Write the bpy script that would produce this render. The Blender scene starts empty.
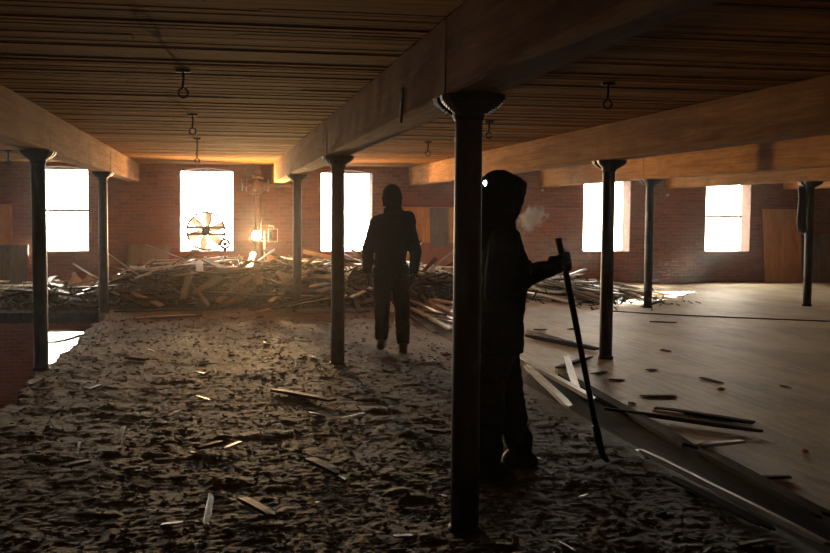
import bpy, bmesh, math, random, json
import numpy as np
from mathutils import Vector, Matrix, Euler, Quaternion, noise
PI = math.pi
S = bpy.context.scene
C = S.collection
random.seed(11); rng = np.random.default_rng(7)

# ------------------------------------------------------------------ camera
FPX, PITCH, YAW, ROLL, EYE = 1041.34, .0626, .1859, .0074, 1.5
fx = Vector((math.cos(YAW), -math.sin(YAW), 0)); fy = Vector((math.sin(YAW), math.cos(YAW), 0)); zz = Vector((0, 0, 1))
FWD = fy*math.cos(PITCH) - zz*math.sin(PITCH); UP0 = zz*math.cos(PITCH) + fy*math.sin(PITCH)
RT = fx*math.cos(ROLL) + UP0*math.sin(ROLL); UP = UP0*math.cos(ROLL) - fx*math.sin(ROLL)
cam = bpy.data.cameras.new('camera'); co = bpy.data.objects.new('camera', cam); C.objects.link(co)
cam.sensor_width = 36; cam.lens = FPX*36/830; cam.clip_end = 200; cam.clip_start = .05
co.matrix_world = Matrix(((RT.x, UP.x, -FWD.x, 0), (RT.y, UP.y, -FWD.y, 0), (RT.z, UP.z, -FWD.z, EYE), (0, 0, 0, 1)))
S.camera = co
def ray(px, py): return FWD + RT*((px-415)/FPX) - UP*((py-276.5)/FPX)
def at_z(px, py, z=0.0):
    d = ray(px, py); t = (z-EYE)/d.z; return Vector((0, 0, EYE)) + d*t
def at_y(px, py, Y):
    d = ray(px, py); return Vector((0, 0, EYE)) + d*(Y/d.y)
def at_x(px, py, X):
    d = ray(px, py); return Vector((0, 0, EYE)) + d*(X/d.x)

# ------------------------------------------------------------------ object helpers
def link(o, parent=None):
    C.objects.link(o)
    if parent is not None: o.parent = parent
    return o
def tag(o, label=None, cat=None, group=None, kind=None):
    if label: o['label'] = label
    if cat: o['category'] = cat
    if group: o['group'] = group
    if kind: o['kind'] = kind
    return o
def empty(name, loc=(0, 0, 0), rot=0, label=None, cat=None, group=None, kind=None, parent=None):
    o = bpy.data.objects.new(name, None); o.location = loc; o.rotation_euler = (0, 0, rot); o.empty_display_size = .1
    link(o, parent); return tag(o, label, cat, group, kind)
def mobj(name, bm, mat, parent=None, smooth=False, bevel=0, **kw):
    me = bpy.data.meshes.new(name)
    if isinstance(bm, tuple): me.from_pydata([tuple(v) for v in bm[0]], [], bm[1])
    else:
        bmesh.ops.recalc_face_normals(bm, faces=bm.faces); bm.to_mesh(me); bm.free()
    me.materials.append(mat)
    if smooth: me.polygons.foreach_set('use_smooth', [True]*len(me.polygons))
    o = bpy.data.objects.new(name, me); link(o, parent)
    if bevel:
        b = o.modifiers.new('bevel', 'BEVEL'); b.width = bevel; b.segments = 2; b.limit_method = 'ANGLE'
    return tag(o, **kw)
def box(bm, x0, x1, y0, y1, z0, z1, M=None):
    vs = [bm.verts.new((a, b, c)) for a in (x0, x1) for b in (y0, y1) for c in (z0, z1)]
    for f in ((0, 1, 3, 2), (4, 6, 7, 5), (0, 4, 5, 1), (2, 3, 7, 6), (0, 2, 6, 4), (1, 5, 7, 3)): bm.faces.new([vs[i] for i in f])
    if M is not None:
        for v in vs: v.co = M @ v.co
    return vs
def basis(d, hint=None):
    d = d.normalized(); h = hint or (Vector((0, 0, 1)) if abs(d.z) < .9 else Vector((1, 0, 0)))
    a = (h - d*h.dot(d)).normalized(); return d, a, d.cross(a)
def tube(bm, pts, r, n=10, closed=False, caps=True):
    pts = [Vector(p) for p in pts]; rs = r if isinstance(r, (list, tuple)) else [r]*len(pts)
    rings = []; N = len(pts); prev = None
    for i, p in enumerate(pts):
        if closed: d = pts[(i+1) % N] - pts[i-1]
        else: d = pts[min(i+1, N-1)] - pts[max(i-1, 0)]
        d, a, b = basis(d, prev); prev = a
        rings.append([bm.verts.new(p + (a*math.cos(2*PI*k/n) + b*math.sin(2*PI*k/n))*rs[i]) for k in range(n)])
    for i in range(N if closed else N-1):
        A, B = rings[i], rings[(i+1) % N]
        for k in range(n): bm.faces.new((A[k], A[(k+1) % n], B[(k+1) % n], B[k]))
    if caps and not closed:
        bm.faces.new(rings[0]); bm.faces.new(rings[-1][::-1])
def lathe(bm, prof, cx=0, cy=0, n=28, sx=1, sy=1):
    rings = [[bm.verts.new((cx + r*sx*math.cos(2*PI*k/n), cy + r*sy*math.sin(2*PI*k/n), z)) for k in range(n)] for r, z in prof]
    for A, B in zip(rings, rings[1:]):
        for k in range(n): bm.faces.new((A[k], A[(k+1) % n], B[(k+1) % n], B[k]))
    bm.faces.new(rings[0]); bm.faces.new(rings[-1])
def capsule(bm, p0, r0, p1, r1, sq=None, k=1.0, n=18, m=7):
    """tapered capsule; sq, k: squash by k along direction sq"""
    p0, p1 = Vector(p0), Vector(p1); d = p1-p0
    if d.length < 1e-6: d = Vector((0, 0, 1e-4))
    d, a, b = basis(d); rings = []
    for j in range(m+1):
        t = -PI/2 + (PI/2)*j/m; rings.append((p0, r0, t))
    for j in range(m+1):
        t = (PI/2)*j/m; rings.append((p1, r1, t))
    R = []
    s = Vector(sq).normalized() if sq else None
    for c, r, t in rings:
        rr = max(math.cos(t)*r, r*.02); ring = []
        for q in range(n):
            o = (a*math.cos(2*PI*q/n) + b*math.sin(2*PI*q/n))*rr + d*(math.sin(t)*r)
            if s is not None: o = o + s*((k-1)*o.dot(s))
            ring.append(bm.verts.new(c+o))
        R.append(ring)
    for A, B in zip(R, R[1:]):
        for q in range(n): bm.faces.new((A[q], A[(q+1) % n], B[(q+1) % n], B[q]))
    bm.faces.new(R[0][::-1]); bm.faces.new(R[-1])
def fuse(name, bm, mat, parent, voxel=.01, smooth=6, cuts=(), folds=0.0, fscale=9.0, **kw):
    """merge overlapping shapes into one continuous skin"""
    me = bpy.data.meshes.new(name); bmesh.ops.recalc_face_normals(bm, faces=bm.faces); bm.to_mesh(me); bm.free()
    t = bpy.data.objects.new('tmp', me); C.objects.link(t)
    r = t.modifiers.new('r', 'REMESH'); r.mode = 'VOXEL'; r.voxel_size = voxel
    s = t.modifiers.new('s', 'SMOOTH'); s.factor = .5; s.iterations = smooth
    dg = bpy.context.evaluated_depsgraph_get(); dg.update()
    out = bpy.data.meshes.new_from_object(t.evaluated_get(dg)); bpy.data.objects.remove(t)
    b2 = bmesh.new(); b2.from_mesh(out)
    if folds:
        b2.normal_update()
        for v in b2.verts:
            c = v.co; q = noise.noise(Vector((c.x*fscale*.8, c.y*fscale*.8, c.z*fscale*1.6)))
            q = (1-abs(q)*2.4)*.6 + noise.noise(c*fscale*2.3)*.4
            v.co = c + v.normal*(q*folds)
    for pt, no in cuts:
        g = b2.verts[:] + b2.edges[:] + b2.faces[:]
        res = bmesh.ops.bisect_plane(b2, geom=g, plane_co=pt, plane_no=no, clear_outer=True)
        es = [e for e in res['geom_cut'] if isinstance(e, bmesh.types.BMEdge)]
        if es: bmesh.ops.edgeloop_fill(b2, edges=es)
    b2.to_mesh(out); b2.free(); out.name = name
    out.materials.clear(); out.materials.append(mat)
    out.polygons.foreach_set('use_smooth', [True]*len(out.polygons))
    o = bpy.data.objects.new(name, out); link(o, parent); return tag(o, **kw)

# ------------------------------------------------------------------ materials
class NT:
    def __init__(s, name):
        s.m = bpy.data.materials.new(name); s.m.use_nodes = True; s.t = s.m.node_tree; s.t.nodes.clear()
        s.out = s.n('ShaderNodeOutputMaterial')
    def n(s, ty, **kw):
        x = s.t.nodes.new(ty)
        for k, v in kw.items():
            if k in x.inputs.keys(): x.inputs[k].default_value = v
            else: setattr(x, k, v)
        return x
    def l(s, a, b): s.t.links.new(a, b)
    def coords(s, scale=(1, 1, 1), rot=(0, 0, 0), kind='Object'):
        t = s.n('ShaderNodeTexCoord'); m = s.n('ShaderNodeMapping'); m.inputs['Scale'].default_value = scale; m.inputs['Rotation'].default_value = rot
        s.l(t.outputs[kind], m.inputs['Vector']); return m.outputs[0]
    def noise(s, vec, scale=5, detail=5, rough=.6, dist=0):
        x = s.n('ShaderNodeTexNoise'); x.inputs['Scale'].default_value = scale; x.inputs['Detail'].default_value = detail
        x.inputs['Roughness'].default_value = rough; x.inputs['Distortion'].default_value = dist
        s.l(vec, x.inputs['Vector']); return x.outputs['Fac']
    def ramp(s, fac, stops):
        r = s.n('ShaderNodeValToRGB'); e = r.color_ramp.elements
        while len(e) < len(stops): e.new(.5)
        for q, (p, c) in zip(e, stops): q.position = p; q.color = (*c, 1) if len(c) == 3 else c
        s.l(fac, r.inputs[0]); return r.outputs[0]
    def mix(s, f, a, b, mode='MIX'):
        m = s.n('ShaderNodeMix', data_type='RGBA', blend_type=mode)
        for sock, v in ((m.inputs[0], f), (m.inputs[6], a), (m.inputs[7], b)):
            if hasattr(v, 'is_output') or hasattr(v, 'links'): s.l(v, sock)
            elif isinstance(v, (int, float)): sock.default_value = v
            else: sock.default_value = (*v, 1)
        return m.outputs[2]
    def bsdf(s, col, rough=.7, metal=0, bump=None, bs=.3, bd=.01, spec=.5):
        b = s.n('ShaderNodeBsdfPrincipled'); b.inputs['Metallic'].default_value = metal; b.inputs['Specular IOR Level'].default_value = spec
        for k, v in (('Base Color', col), ('Roughness', rough)):
            if hasattr(v, 'links'): s.l(v, b.inputs[k])
            elif isinstance(v, (int, float)): b.inputs[k].default_value = v
            else: b.inputs[k].default_value = (*v, 1)
        if bump is not None:
            q = s.n('ShaderNodeBump'); q.inputs['Strength'].default_value = bs; q.inputs['Distance'].default_value = bd
            s.l(bump, q.inputs['Height']); s.l(q.outputs[0], b.inputs['Normal'])
        s.l(b.outputs[0], s.out.inputs[0]); return s.m

def mat_brick(name, swap=False, c1=(.32, .090, .042), c2=(.19, .053, .028), mortar=(.27, .15, .095)):
    k = NT(name); t = k.n('ShaderNodeTexCoord'); sp = k.n('ShaderNodeSeparateXYZ'); cb = k.n('ShaderNodeCombineXYZ')
    k.l(t.outputs['Object'], sp.inputs[0]); k.l(sp.outputs[1 if swap else 0], cb.inputs[0]); k.l(sp.outputs[2], cb.inputs[1])
    b = k.n('ShaderNodeTexBrick'); k.l(cb.outputs[0], b.inputs['Vector'])
    for n_, v in (('Scale', 1), ('Mortar Size', .007), ('Brick Width', .215), ('Row Height', .075), ('Bias', 0), ('Mortar Smooth', .3)): b.inputs[n_].default_value = v
    b.inputs['Color1'].default_value = (*c1, 1); b.inputs['Color2'].default_value = (*c2, 1); b.inputs['Mortar'].default_value = (*mortar, 1)
    n1 = k.noise(k.coords((1, 1, 1)), 1.3, 6, .65); n2 = k.noise(k.coords((1, 1, 1)), 30, 4)
    col = k.mix(k.ramp(n1, [(.35, (0, 0, 0)), (.72, (.75, .75, .75))]), b.outputs['Color'], (.22, .12, .08))
    col = k.mix(.5, col, k.ramp(n2, [(.3, (.55, .55, .55)), (.7, (1.25, 1.2, 1.15))]), 'MULTIPLY')
    inv = k.n('ShaderNodeMath', operation='MULTIPLY_ADD'); k.l(b.outputs['Fac'], inv.inputs[0]); inv.inputs[1].default_value = -1; k.l(n2, inv.inputs[2])
    return k.bsdf(col, .9, bump=inv.outputs[0], bs=.6, bd=.008, spec=.2)
def mat_wood(name, a, b, stretch=(1, 1, 1), scale=6, rough=.75, bs=.3, bd=.004, dirt=None, attr=False, spec=.3):
    k = NT(name); v = k.coords(stretch); n1 = k.noise(v, scale, 8, .65, .6); n2 = k.noise(v, scale*4, 4, .6)
    col = k.ramp(n1, [(.28, a), (.5, tuple((x+y)/2 for x, y in zip(a, b))), (.72, b)])
    col = k.mix(.6, col, k.ramp(n2, [(.3, (.6, .6, .6)), (.65, (1.1, 1.1, 1.1))]), 'MULTIPLY')
    if dirt:
        n3 = k.noise(k.coords((1, 1, 1)), 1.7, 6, .7); col = k.mix(k.ramp(n3, [(.45, (0, 0, 0)), (.75, (.8, .8, .8))]), col, dirt)
    if attr:
        at = k.n('ShaderNodeAttribute', attribute_name='tone'); col = k.mix(1.0, col, at.outputs['Color'], 'MULTIPLY')
    return k.bsdf(col, rough, bump=n2, bs=bs, bd=bd, spec=spec)
def mat_plain(name, c, rough=.6, metal=0, var=.35, scale=12, bs=.2, bd=.003, spec=.4):
    k = NT(name); n1 = k.noise(k.coords(), scale, 6, .6)
    col = k.ramp(n1, [(.3, tuple(x*(1-var) for x in c)), (.7, tuple(min(1, x*(1+var)) for x in c))])
    return k.bsdf(col, rough, metal, bump=n1, bs=bs, bd=bd, spec=spec)
M = {}
M['brick'] = mat_brick('brick_back'); M['brick_side'] = mat_brick('brick_side', True)
M['brick_low'] = mat_brick('brick_lower', c1=(.30, .10, .05), c2=(.20, .065, .035), mortar=(.28, .17, .12))
M['plaster'] = mat_plain('reveal_paint', (.15, .095, .08), .9, spec=.1)
M['sash'] = mat_plain('sash_paint', (.30, .27, .23), .7)
M['ceiling'] = mat_wood('ceiling_planks', (.14, .062, .016), (.52, .265, .072), (.5, 9, 9), 4, .9, .35, .004, attr=True, spec=.04)
M['beam'] = mat_wood('timber_beam', (.20, .100, .042), (.48, .265, .115), (6, .35, 6), 2.2, .9, .45, .006, dirt=(.18, .10, .055), spec=.06)
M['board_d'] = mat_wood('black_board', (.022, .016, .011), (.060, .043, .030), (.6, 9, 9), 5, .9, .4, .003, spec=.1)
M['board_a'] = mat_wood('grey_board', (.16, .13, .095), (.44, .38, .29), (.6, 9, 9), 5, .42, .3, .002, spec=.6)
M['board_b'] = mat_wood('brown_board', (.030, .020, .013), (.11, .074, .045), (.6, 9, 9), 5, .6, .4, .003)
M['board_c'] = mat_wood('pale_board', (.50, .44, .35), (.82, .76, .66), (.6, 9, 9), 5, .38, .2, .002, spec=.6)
M['ply'] = mat_wood('plywood', (.50, .20, .045), (.74, .34, .09), (4, 4, .6), 2, .55, .1, .002)
M['ply_grey'] = mat_wood('grey_panel', (.15, .11, .075), (.24, .19, .14), (4, 4, .6), 2, .7, .1, .002)
M['ply_red'] = mat_wood('red_panel', (.26, .085, .04), (.36, .13, .06), (4, 4, .6), 2, .6, .1, .002)
M['column'] = mat_plain('old_column_paint', (.040, .034, .028), .5, 0, .5, 6, .35, .003)
M['iron'] = mat_plain('cast_iron', (.020, .019, .018), .5, .4, .4, 20)
M['rust'] = mat_plain('pipe_paint', (.24, .13, .07), .6, 0, .35, 14)
M['steel'] = mat_plain('steel', (.42, .40, .37), .35, .9)
M['fan'] = mat_plain('fan_metal', (.16, .10, .07), .45, .6)
M['blade'] = mat_plain('fan_blade', (.85, .72, .58), .5, .1)
M['rubber'] = mat_plain('black_rubber', (.015, .015, .015), .5)
M['cloth'] = mat_plain('black_hoodie', (.010, .009, .009), .95, 0, .3, 90, .4, .002, .1)
M['jacket'] = mat_plain('dark_jacket', (.013, .012, .011), .85, 0, .3, 60, .3, .002, .2)
M['trousers'] = mat_plain('dark_trousers', (.020, .016, .012), .9, 0, .4, 70, .4, .002, .1)
M['boot'] = mat_plain('work_boot', (.030, .020, .013), .6)
M['sole'] = mat_plain('boot_sole', (.012, .011, .010), .7)
M['skin'] = mat_plain('skin', (.34, .18, .12), .5, 0, .08, 30, .1)
M['glove'] = mat_plain('dark_glove', (.018, .016, .014), .85, 0, .4, 80)
M['yellow'] = mat_plain('yellow_scrap', (.50, .36, .05), .6); M['red'] = mat_plain('red_scrap', (.50, .07, .03), .5)
M['white'] = mat_plain('white_scrap', (.66, .60, .50), .6)
M['porcelain'] = mat_plain('porcelain', (.62, .52, .42), .3)
def mat_emit(name, c, s):
    k = NT(name); e = k.n('ShaderNodeEmission'); e.inputs[0].default_value = (*c, 1); e.inputs[1].default_value = s; k.l(e.outputs[0], k.out.inputs[0]); return k.m
def mat_glass():
    k = NT('window_glass'); a = k.n('ShaderNodeBsdfTransparent'); b = k.n('ShaderNodeBsdfGlossy'); b.inputs['Roughness'].default_value = .08
    a.inputs[0].default_value = (.95, .96, .95, 1); m = k.n('ShaderNodeMixShader'); m.inputs[0].default_value = .06
    k.l(a.outputs[0], m.inputs[1]); k.l(b.outputs[0], m.inputs[2]); k.l(m.outputs[0], k.out.inputs[0]); return k.m
M['glass'] = mat_glass()
def mat_floor():
    k = NT('subfloor_planks'); t = k.coords(rot=(0, 0, PI/2))
    b = k.n('ShaderNodeTexBrick'); k.l(t, b.inputs['Vector'])
    for n_, v in (('Scale', 1), ('Mortar Size', .004), ('Brick Width', 3.1), ('Row Height', .115), ('Mortar Smooth', .5), ('Bias', 0)): b.inputs[n_].default_value = v
    b.offset = .37; b.inputs['Color1'].default_value = (.58, .49, .31, 1); b.inputs['Color2'].default_value = (.44, .36, .225, 1); b.inputs['Mortar'].default_value = (.16, .12, .085, 1)
    g = k.noise(k.coords((9, .8, 1)), 4, 8, .65, .4); st = k.noise(k.coords((1, .55, 1)), 1.1, 8, .68, .5); fine = k.noise(k.coords((5, 2, 1)), 12, 6, .7)
    col = k.mix(.7, b.outputs['Color'], k.ramp(g, [(.3, (.6, .58, .55)), (.6, (1.1, 1.08, 1.05))]), 'MULTIPLY')
    col = k.mix(k.ramp(st, [(.42, (0, 0, 0)), (.62, (.9, .9, .9))]), col, (.66, .56, .37))
    col = k.mix(k.ramp(fine, [(.60, (0, 0, 0)), (.72, (.7, .7, .7))]), col, (.17, .125, .09))
    h = k.n('ShaderNodeMath', operation='MULTIPLY_ADD'); k.l(b.outputs['Fac'], h.inputs[0]); h.inputs[1].default_value = -.8; k.l(fine, h.inputs[2])
    return k.bsdf(col, .58, bump=h.outputs[0], bs=.9, bd=.008, spec=.45)
M['floor'] = mat_floor()
M['floor_dark'] = mat_wood('dark_old_flooring', (.030, .021, .014), (.10, .072, .05), (9, .8, 1), 4, .85, .5, .006, dirt=(.06, .045, .031), spec=.15)
def mat_rubble():
    k = NT('dirt_and_splinters'); v = k.coords((1, 1, 1)); n1 = k.noise(v, 3.5, 10, .8, .3); n2 = k.noise(k.coords((1, 1, 1)), 28, 8, .7); n3 = k.noise(k.coords((2.5, 9, 2)), 14, 6, .7, .8)
    col = k.ramp(n1, [(.3, (.078, .061, .042)), (.52, (.117, .092, .065)), (.72, (.165, .132, .095))])
    col = k.mix(.8, col, k.ramp(n2, [(.32, (.5, .49, .48)), (.62, (1.25, 1.2, 1.12))]), 'MULTIPLY')
    col = k.mix(k.ramp(n3, [(.60, (0, 0, 0)), (.68, (.7, .7, .7))]), col, (.28, .235, .17))
    return k.bsdf(col, .72, bump=n2, bs=1.0, bd=.012, spec=.4)
M['rubble'] = mat_rubble()
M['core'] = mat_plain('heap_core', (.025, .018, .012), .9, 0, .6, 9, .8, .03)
SKY, SUN, LAMP, EXPO, HAZE, HAZEG = 48.0, 220.0, 1900.0, 0.0, .0008, .88
# ------------------------------------------------------------------ dimensions
X0, SX = -1.635, 2.768                      # column rows
YC = (4.71, 10.10, 15.49); WY = 20.96       # column lines, inner face of window wall
ZB, ZC = 2.026, 2.386                       # beam underside, ceiling underside
LX, RX, NY = -9.6, 17.2, -4.0
ZL = -3.75
WX = [-5.776+2.769*k for k in range(7)]; WW = 1.06
WZ0, WZS, WZT = .666, 2.265, 2.325

# ------------------------------------------------------------------ window wall
def pierced(name, mat, z0, z1, wins, zb, zs, zt, x0=LX, x1=RX, y0=WY, th=.5):
    bm = bmesh.new(); ed = [x0]
    for w in wins: ed += [w-WW/2, w+WW/2]
    ed.append(x1)
    for i in range(0, len(ed), 2): box(bm, ed[i], ed[i+1], y0, y0+th, z0, z1)
    for w in wins:
        a, b = w-WW/2, w+WW/2; box(bm, a, b, y0, y0+th, z0, zb)
        n = 10; pts = [(a+(b-a)*i/n, zs + (zt-zs)*(1-(2*i/n-1)**2)) for i in range(n+1)]
        for p, q in zip(pts, pts[1:]):
            vs = [bm.verts.new(v) for v in ((p[0], y0, p[1]), (q[0], y0, q[1]), (q[0], y0, z1), (p[0], y0, z1), (p[0], y0+th, p[1]), (q[0], y0+th, q[1]), (q[0], y0+th, z1), (p[0], y0+th, z1))]
            for f in ((0, 1, 2, 3), (5, 4, 7, 6), (0, 4, 5, 1), (3, 2, 6, 7)): bm.faces.new([vs[j] for j in f])
    return mobj(name, bm, mat, kind='structure')
pierced('wall_back', M['brick'], -.16, 2.75, WX, WZ0, WZS, WZT)
LWX = WX[:3]
pierced('wall_lower_back', M['brick_low'], ZL, -.16, LWX, -2.75, -.92, -.82, x1=3.0)

def window(i, w, zb, zs, zt, rail):
    r = empty(f'window_{i}', (w, WY, zb), kind='structure', label='tall arched window with glaring daylight')
    y0, y1 = .36, .40; h = zs-zb; t = zt-zb
    bm = bmesh.new(); a = WW/2; e = .012        # painted reveal lining
    box(bm, a-e, a-.001, .004, y0, .002, h); box(bm, -a+.001, -a+e, .004, y0, .002, h); box(bm, -a+.001, a-.001, .004, y0, .001, e)
    n = 10; P = [(-a+2*a*k/n, h+(t-h)*(1-(2*k/n-1)**2)) for k in range(n+1)]
    for p, q in zip(P, P[1:]):
        vs = [bm.verts.new(v) for v in ((p[0], .004, p[1]-e), (q[0], .004, q[1]-e), (q[0], .004, q[1]-.001), (p[0], .004, p[1]-.001), (p[0], y0, p[1]-e), (q[0], y0, q[1]-e), (q[0], y0, q[1]-.001), (p[0], y0, p[1]-.001))]
        for f in ((0, 1, 2, 3), (5, 4, 7, 6), (0, 4, 5, 1), (3, 2, 6, 7)): bm.faces.new([vs[j] for j in f])
    mobj('window_reveal', bm, M['plaster'], r)
    bm = bmesh.new(); f = .022
    box(bm, -a, -a+f, y0, y1, 0, h); box(bm, a-f, a, y0, y1, 0, h); box(bm, -a+f, a-f, y0, y1, 0, f)
    for p, q in zip(P, P[1:]):
        vs = [bm.verts.new(v) for v in ((p[0], y0, h-.006), (q[0], y0, h-.006), (q[0], y0, q[1]), (p[0], y0, p[1]), (p[0], y1, h-.006), (q[0], y1, h-.006), (q[0], y1, q[1]), (p[0], y1, p[1]))]
        for g in ((0, 1, 2, 3), (5, 4, 7, 6), (0, 4, 5, 1), (3, 2, 6, 7)): bm.faces.new([vs[j] for j in g])
    mobj('window_frame', bm, M['sash'], r)
    if rail:
        bm = bmesh.new(); box(bm, -a+f, a-f, y0+.004, y1-.004, rail-.024, rail+.024); mobj('meeting_rail', bm, M['sash'], r)
    bm = bmesh.new(); box(bm, -a+f, a-f, y0+.018, y0+.021, f, h-.006); mobj('glass_pane', bm, M['glass'], r)
for i, w in enumerate(WX): window(i+1, w, WZ0, WZS, WZT, {1: .80, 5: .0, 6: .77}.get(i, 0))
for i, w in enumerate(LWX): window(i+8, w, -2.75, -.92, -.82, 0)

# ------------------------------------------------------------------ room shell
def wallbox(name, mat, *b):
    bm = bmesh.new(); box(bm, *b); return mobj(name, bm, mat, kind='structure')
wallbox('wall_left', M['brick_side'], LX-.4, LX, NY, WY+.5, ZL, 2.75)
wallbox('wall_right', M['brick_side'], RX, RX+.4, NY, WY+.5, -.16, 2.75)
wallbox('wall_front', M['brick'], LX-.4, RX+.4, NY-.4, NY, -.16, 2.75)
wallbox('wall_lower_right', M['brick_side'], 3.0, 3.4, 2, WY+.5, ZL, -.16)
wallbox('wall_lower_front', M['brick'], LX, 3.4, 1.6, 2.0, ZL, -.16)
wallbox('floor_lower', M['floor_dark'], LX, 3.4, 1.6, WY+.5, ZL-.2, ZL)

# unseen slab added outside the window wall to block the upper sunlight
wallbox('sun_blocker', M['board_b'], LX-3, RX+14, WY+2.7, WY+5.6, 2.90, 3.0)

# ceiling: planks on edge running across the beams, one mesh
def ceiling():
    vs, fs, tone = [], [], []
    y = NY
    while y < WY:
        w = random.choice((.045, .05, .055, .09, .1, .12)); y1 = min(y+w, WY); x = LX
        base = random.uniform(.65, 1.1); dz = random.uniform(0, .008)
        while x < RX:
            x1 = min(x+random.uniform(2.5, 6), RX); d = dz+random.uniform(0, .004); g = .0022; tn = base*random.uniform(.8, 1.15)
            i = len(vs); vs += [(a, b, c) for a in (x+.002, x1-.002) for b in (y+g, y1-g*.2) for c in (ZC-.004+d, ZC+.1)]
            for f in ((0, 1, 3, 2), (4, 6, 7, 5), (0, 4, 5, 1), (2, 3, 7, 6), (0, 2, 6, 4)): fs.append([i+q for q in f])
            tone += [(tn, tn*random.uniform(.93, 1.0), tn*.95, 1)]*8; x = x1
        y = y1
    i = len(vs); vs += [(LX-.4, NY-.4, ZC+.06), (RX+.4, NY-.4, ZC+.06), (RX+.4, WY+.5, ZC+.06), (LX-.4, WY+.5, ZC+.06)]; fs.append([i+3, i+2, i+1, i]); tone += [(.1, .1, .1, 1)]*4
    i = len(vs); vs += [(LX-.4, NY-.4, ZC+.4), (RX+.4, NY-.4, ZC+.4), (RX+.4, WY+.5, ZC+.4), (LX-.4, WY+.5, ZC+.4)]; fs.append([i, i+1, i+2, i+3]); tone += [(.1, .1, .1, 1)]*4
    o = mobj('ceiling', (vs, fs), M['ceiling'], kind='structure')
    at = o.data.color_attributes.new('tone', 'FLOAT_COLOR', 'POINT'); at.data.foreach_set('color', np.array(tone, dtype=np.float32).ravel())
ceiling()

# floors
EDGE = 2.58; STRIP = 3.04
wallbox('floor', M['floor'], STRIP, RX, NY, WY, -.16, 0)
wallbox('floor_strip', M['floor_dark'], EDGE-.15, STRIP, NY, WY, -.16, -.012)
HX, HY0, HY1 = -1.62, 7.2, 15.80
wallbox('floor_under_rubble', M['floor_dark'], HX+.12, EDGE-.15, NY, WY, -.16, -.05)
wallbox('floor_near_left', M['floor_dark'], LX, HX+.12, NY, HY0, -.16, -.03)
wallbox('floor_far_left', M['floor_dark'], LX, HX+.12, HY1, WY, -.16, -.012)
wallbox('floor_hole_side', M['floor_dark'], LX, -6.6, HY0, HY1, -.16, -.012)

# value noise fields for the rubble surface
def vnoise(x, y, seed):
    r = np.random.default_rng(seed); T = r.random((256, 256))
    xi = np.floor(x).astype(int); yi = np.floor(y).astype(int); u = x-xi; v = y-yi
    u = u*u*(3-2*u); v = v*v*(3-2*v); a = T[xi % 256, yi % 256]; b = T[(xi+1) % 256, yi % 256]; c = T[xi % 256, (yi+1) % 256]; d = T[(xi+1) % 256, (yi+1) % 256]
    return (a*(1-u)+b*u)*(1-v) + (c*(1-u)+d*u)*v
def fbm(x, y, seed, octv=4, ridge=False):
    s = 0; a = 1; t = 0
    for o in range(octv):
        n = vnoise(x*2**o+17*o, y*2**o+9*o, seed+o)
        if ridge: n = 1-np.abs(2*n-1)
        s = s+a*n; t += a; a *= .55
    return s/t
def lerp(t, pts):
    if t <= pts[0][0]: return pts[0][1]
    for (a, b), (c, d) in zip(pts, pts[1:]):
        if t <= c: return b+(d-b)*(t-a)/(c-a)
    return pts[-1][1]
def rubble_h(X, Y):
    h = -.022 + .022*fbm(X*1.6, Y*1.6, 3) + .011*fbm(X*6, Y*6, 21, 4, True)**2.0 + .013*fbm(X*30, Y*30, 41, 3, True)**1.3
    clump = np.clip(fbm(X*3.1, Y*2.6, 77, 3)-.58, 0, 1)*.085*(.6+.6*fbm(X*18, Y*18, 91, 2))
    h = h + clump
    fade = np.clip((EDGE+.1-X)/.35, 0, 1); return h*fade - .012*(1-fade)
def rubble():
    ys = [3.2]
    while ys[-1] < 16.9: ys.append(ys[-1]*1.0 + .012*max(1, ys[-1]/5.0))
    ys = np.array([-3.9, -1, 1, 2.4] + ys); nx = 300
    u = np.linspace(0, 1, nx); Y, U = np.meshgrid(ys, u, indexing='ij')
    jag = .16*(fbm(Y*1.5, Y*0, 55, 4)-.5) + .10*(fbm(Y*7, Y*0+3, 66, 3)-.5)
    bump = sum(.13*np.exp(-((Y-c)/.28)**2) for c in (YC[1], YC[2]))
    left = HX + .02 + jag - bump
    X = left*(1-U) + (EDGE+.06)*U
    Z = rubble_h(X, Y)
    lip = U < 1e-9; Z = np.where(lip, -.15, Z)
    vs = np.stack([X, Y, Z], -1).reshape(-1, 3); n = len(ys)
    i = np.arange(n-1)[:, None]*nx + np.arange(nx-1)[None, :]; i = i.ravel()
    fs = np.stack([i, i+1, i+nx+1, i+nx], -1)
    me = bpy.data.meshes.new('rubble_layer'); me.from_pydata(vs.tolist(), [], fs.tolist()); me.materials.append(M['rubble'])
    me.polygons.foreach_set('use_smooth', [True]*len(me.polygons))
    o = bpy.data.objects.new('rubble_layer', me); link(o); tag(o, 'crumbled brown dirt and splinters covering the left part of the floor', 'rubble', kind='stuff')
rubble()
def hgt(x, y): return float(rubble_h(np.array(float(x)), np.array(float(y)))) if x < EDGE else (-.012 if x < STRIP else 0)

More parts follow.
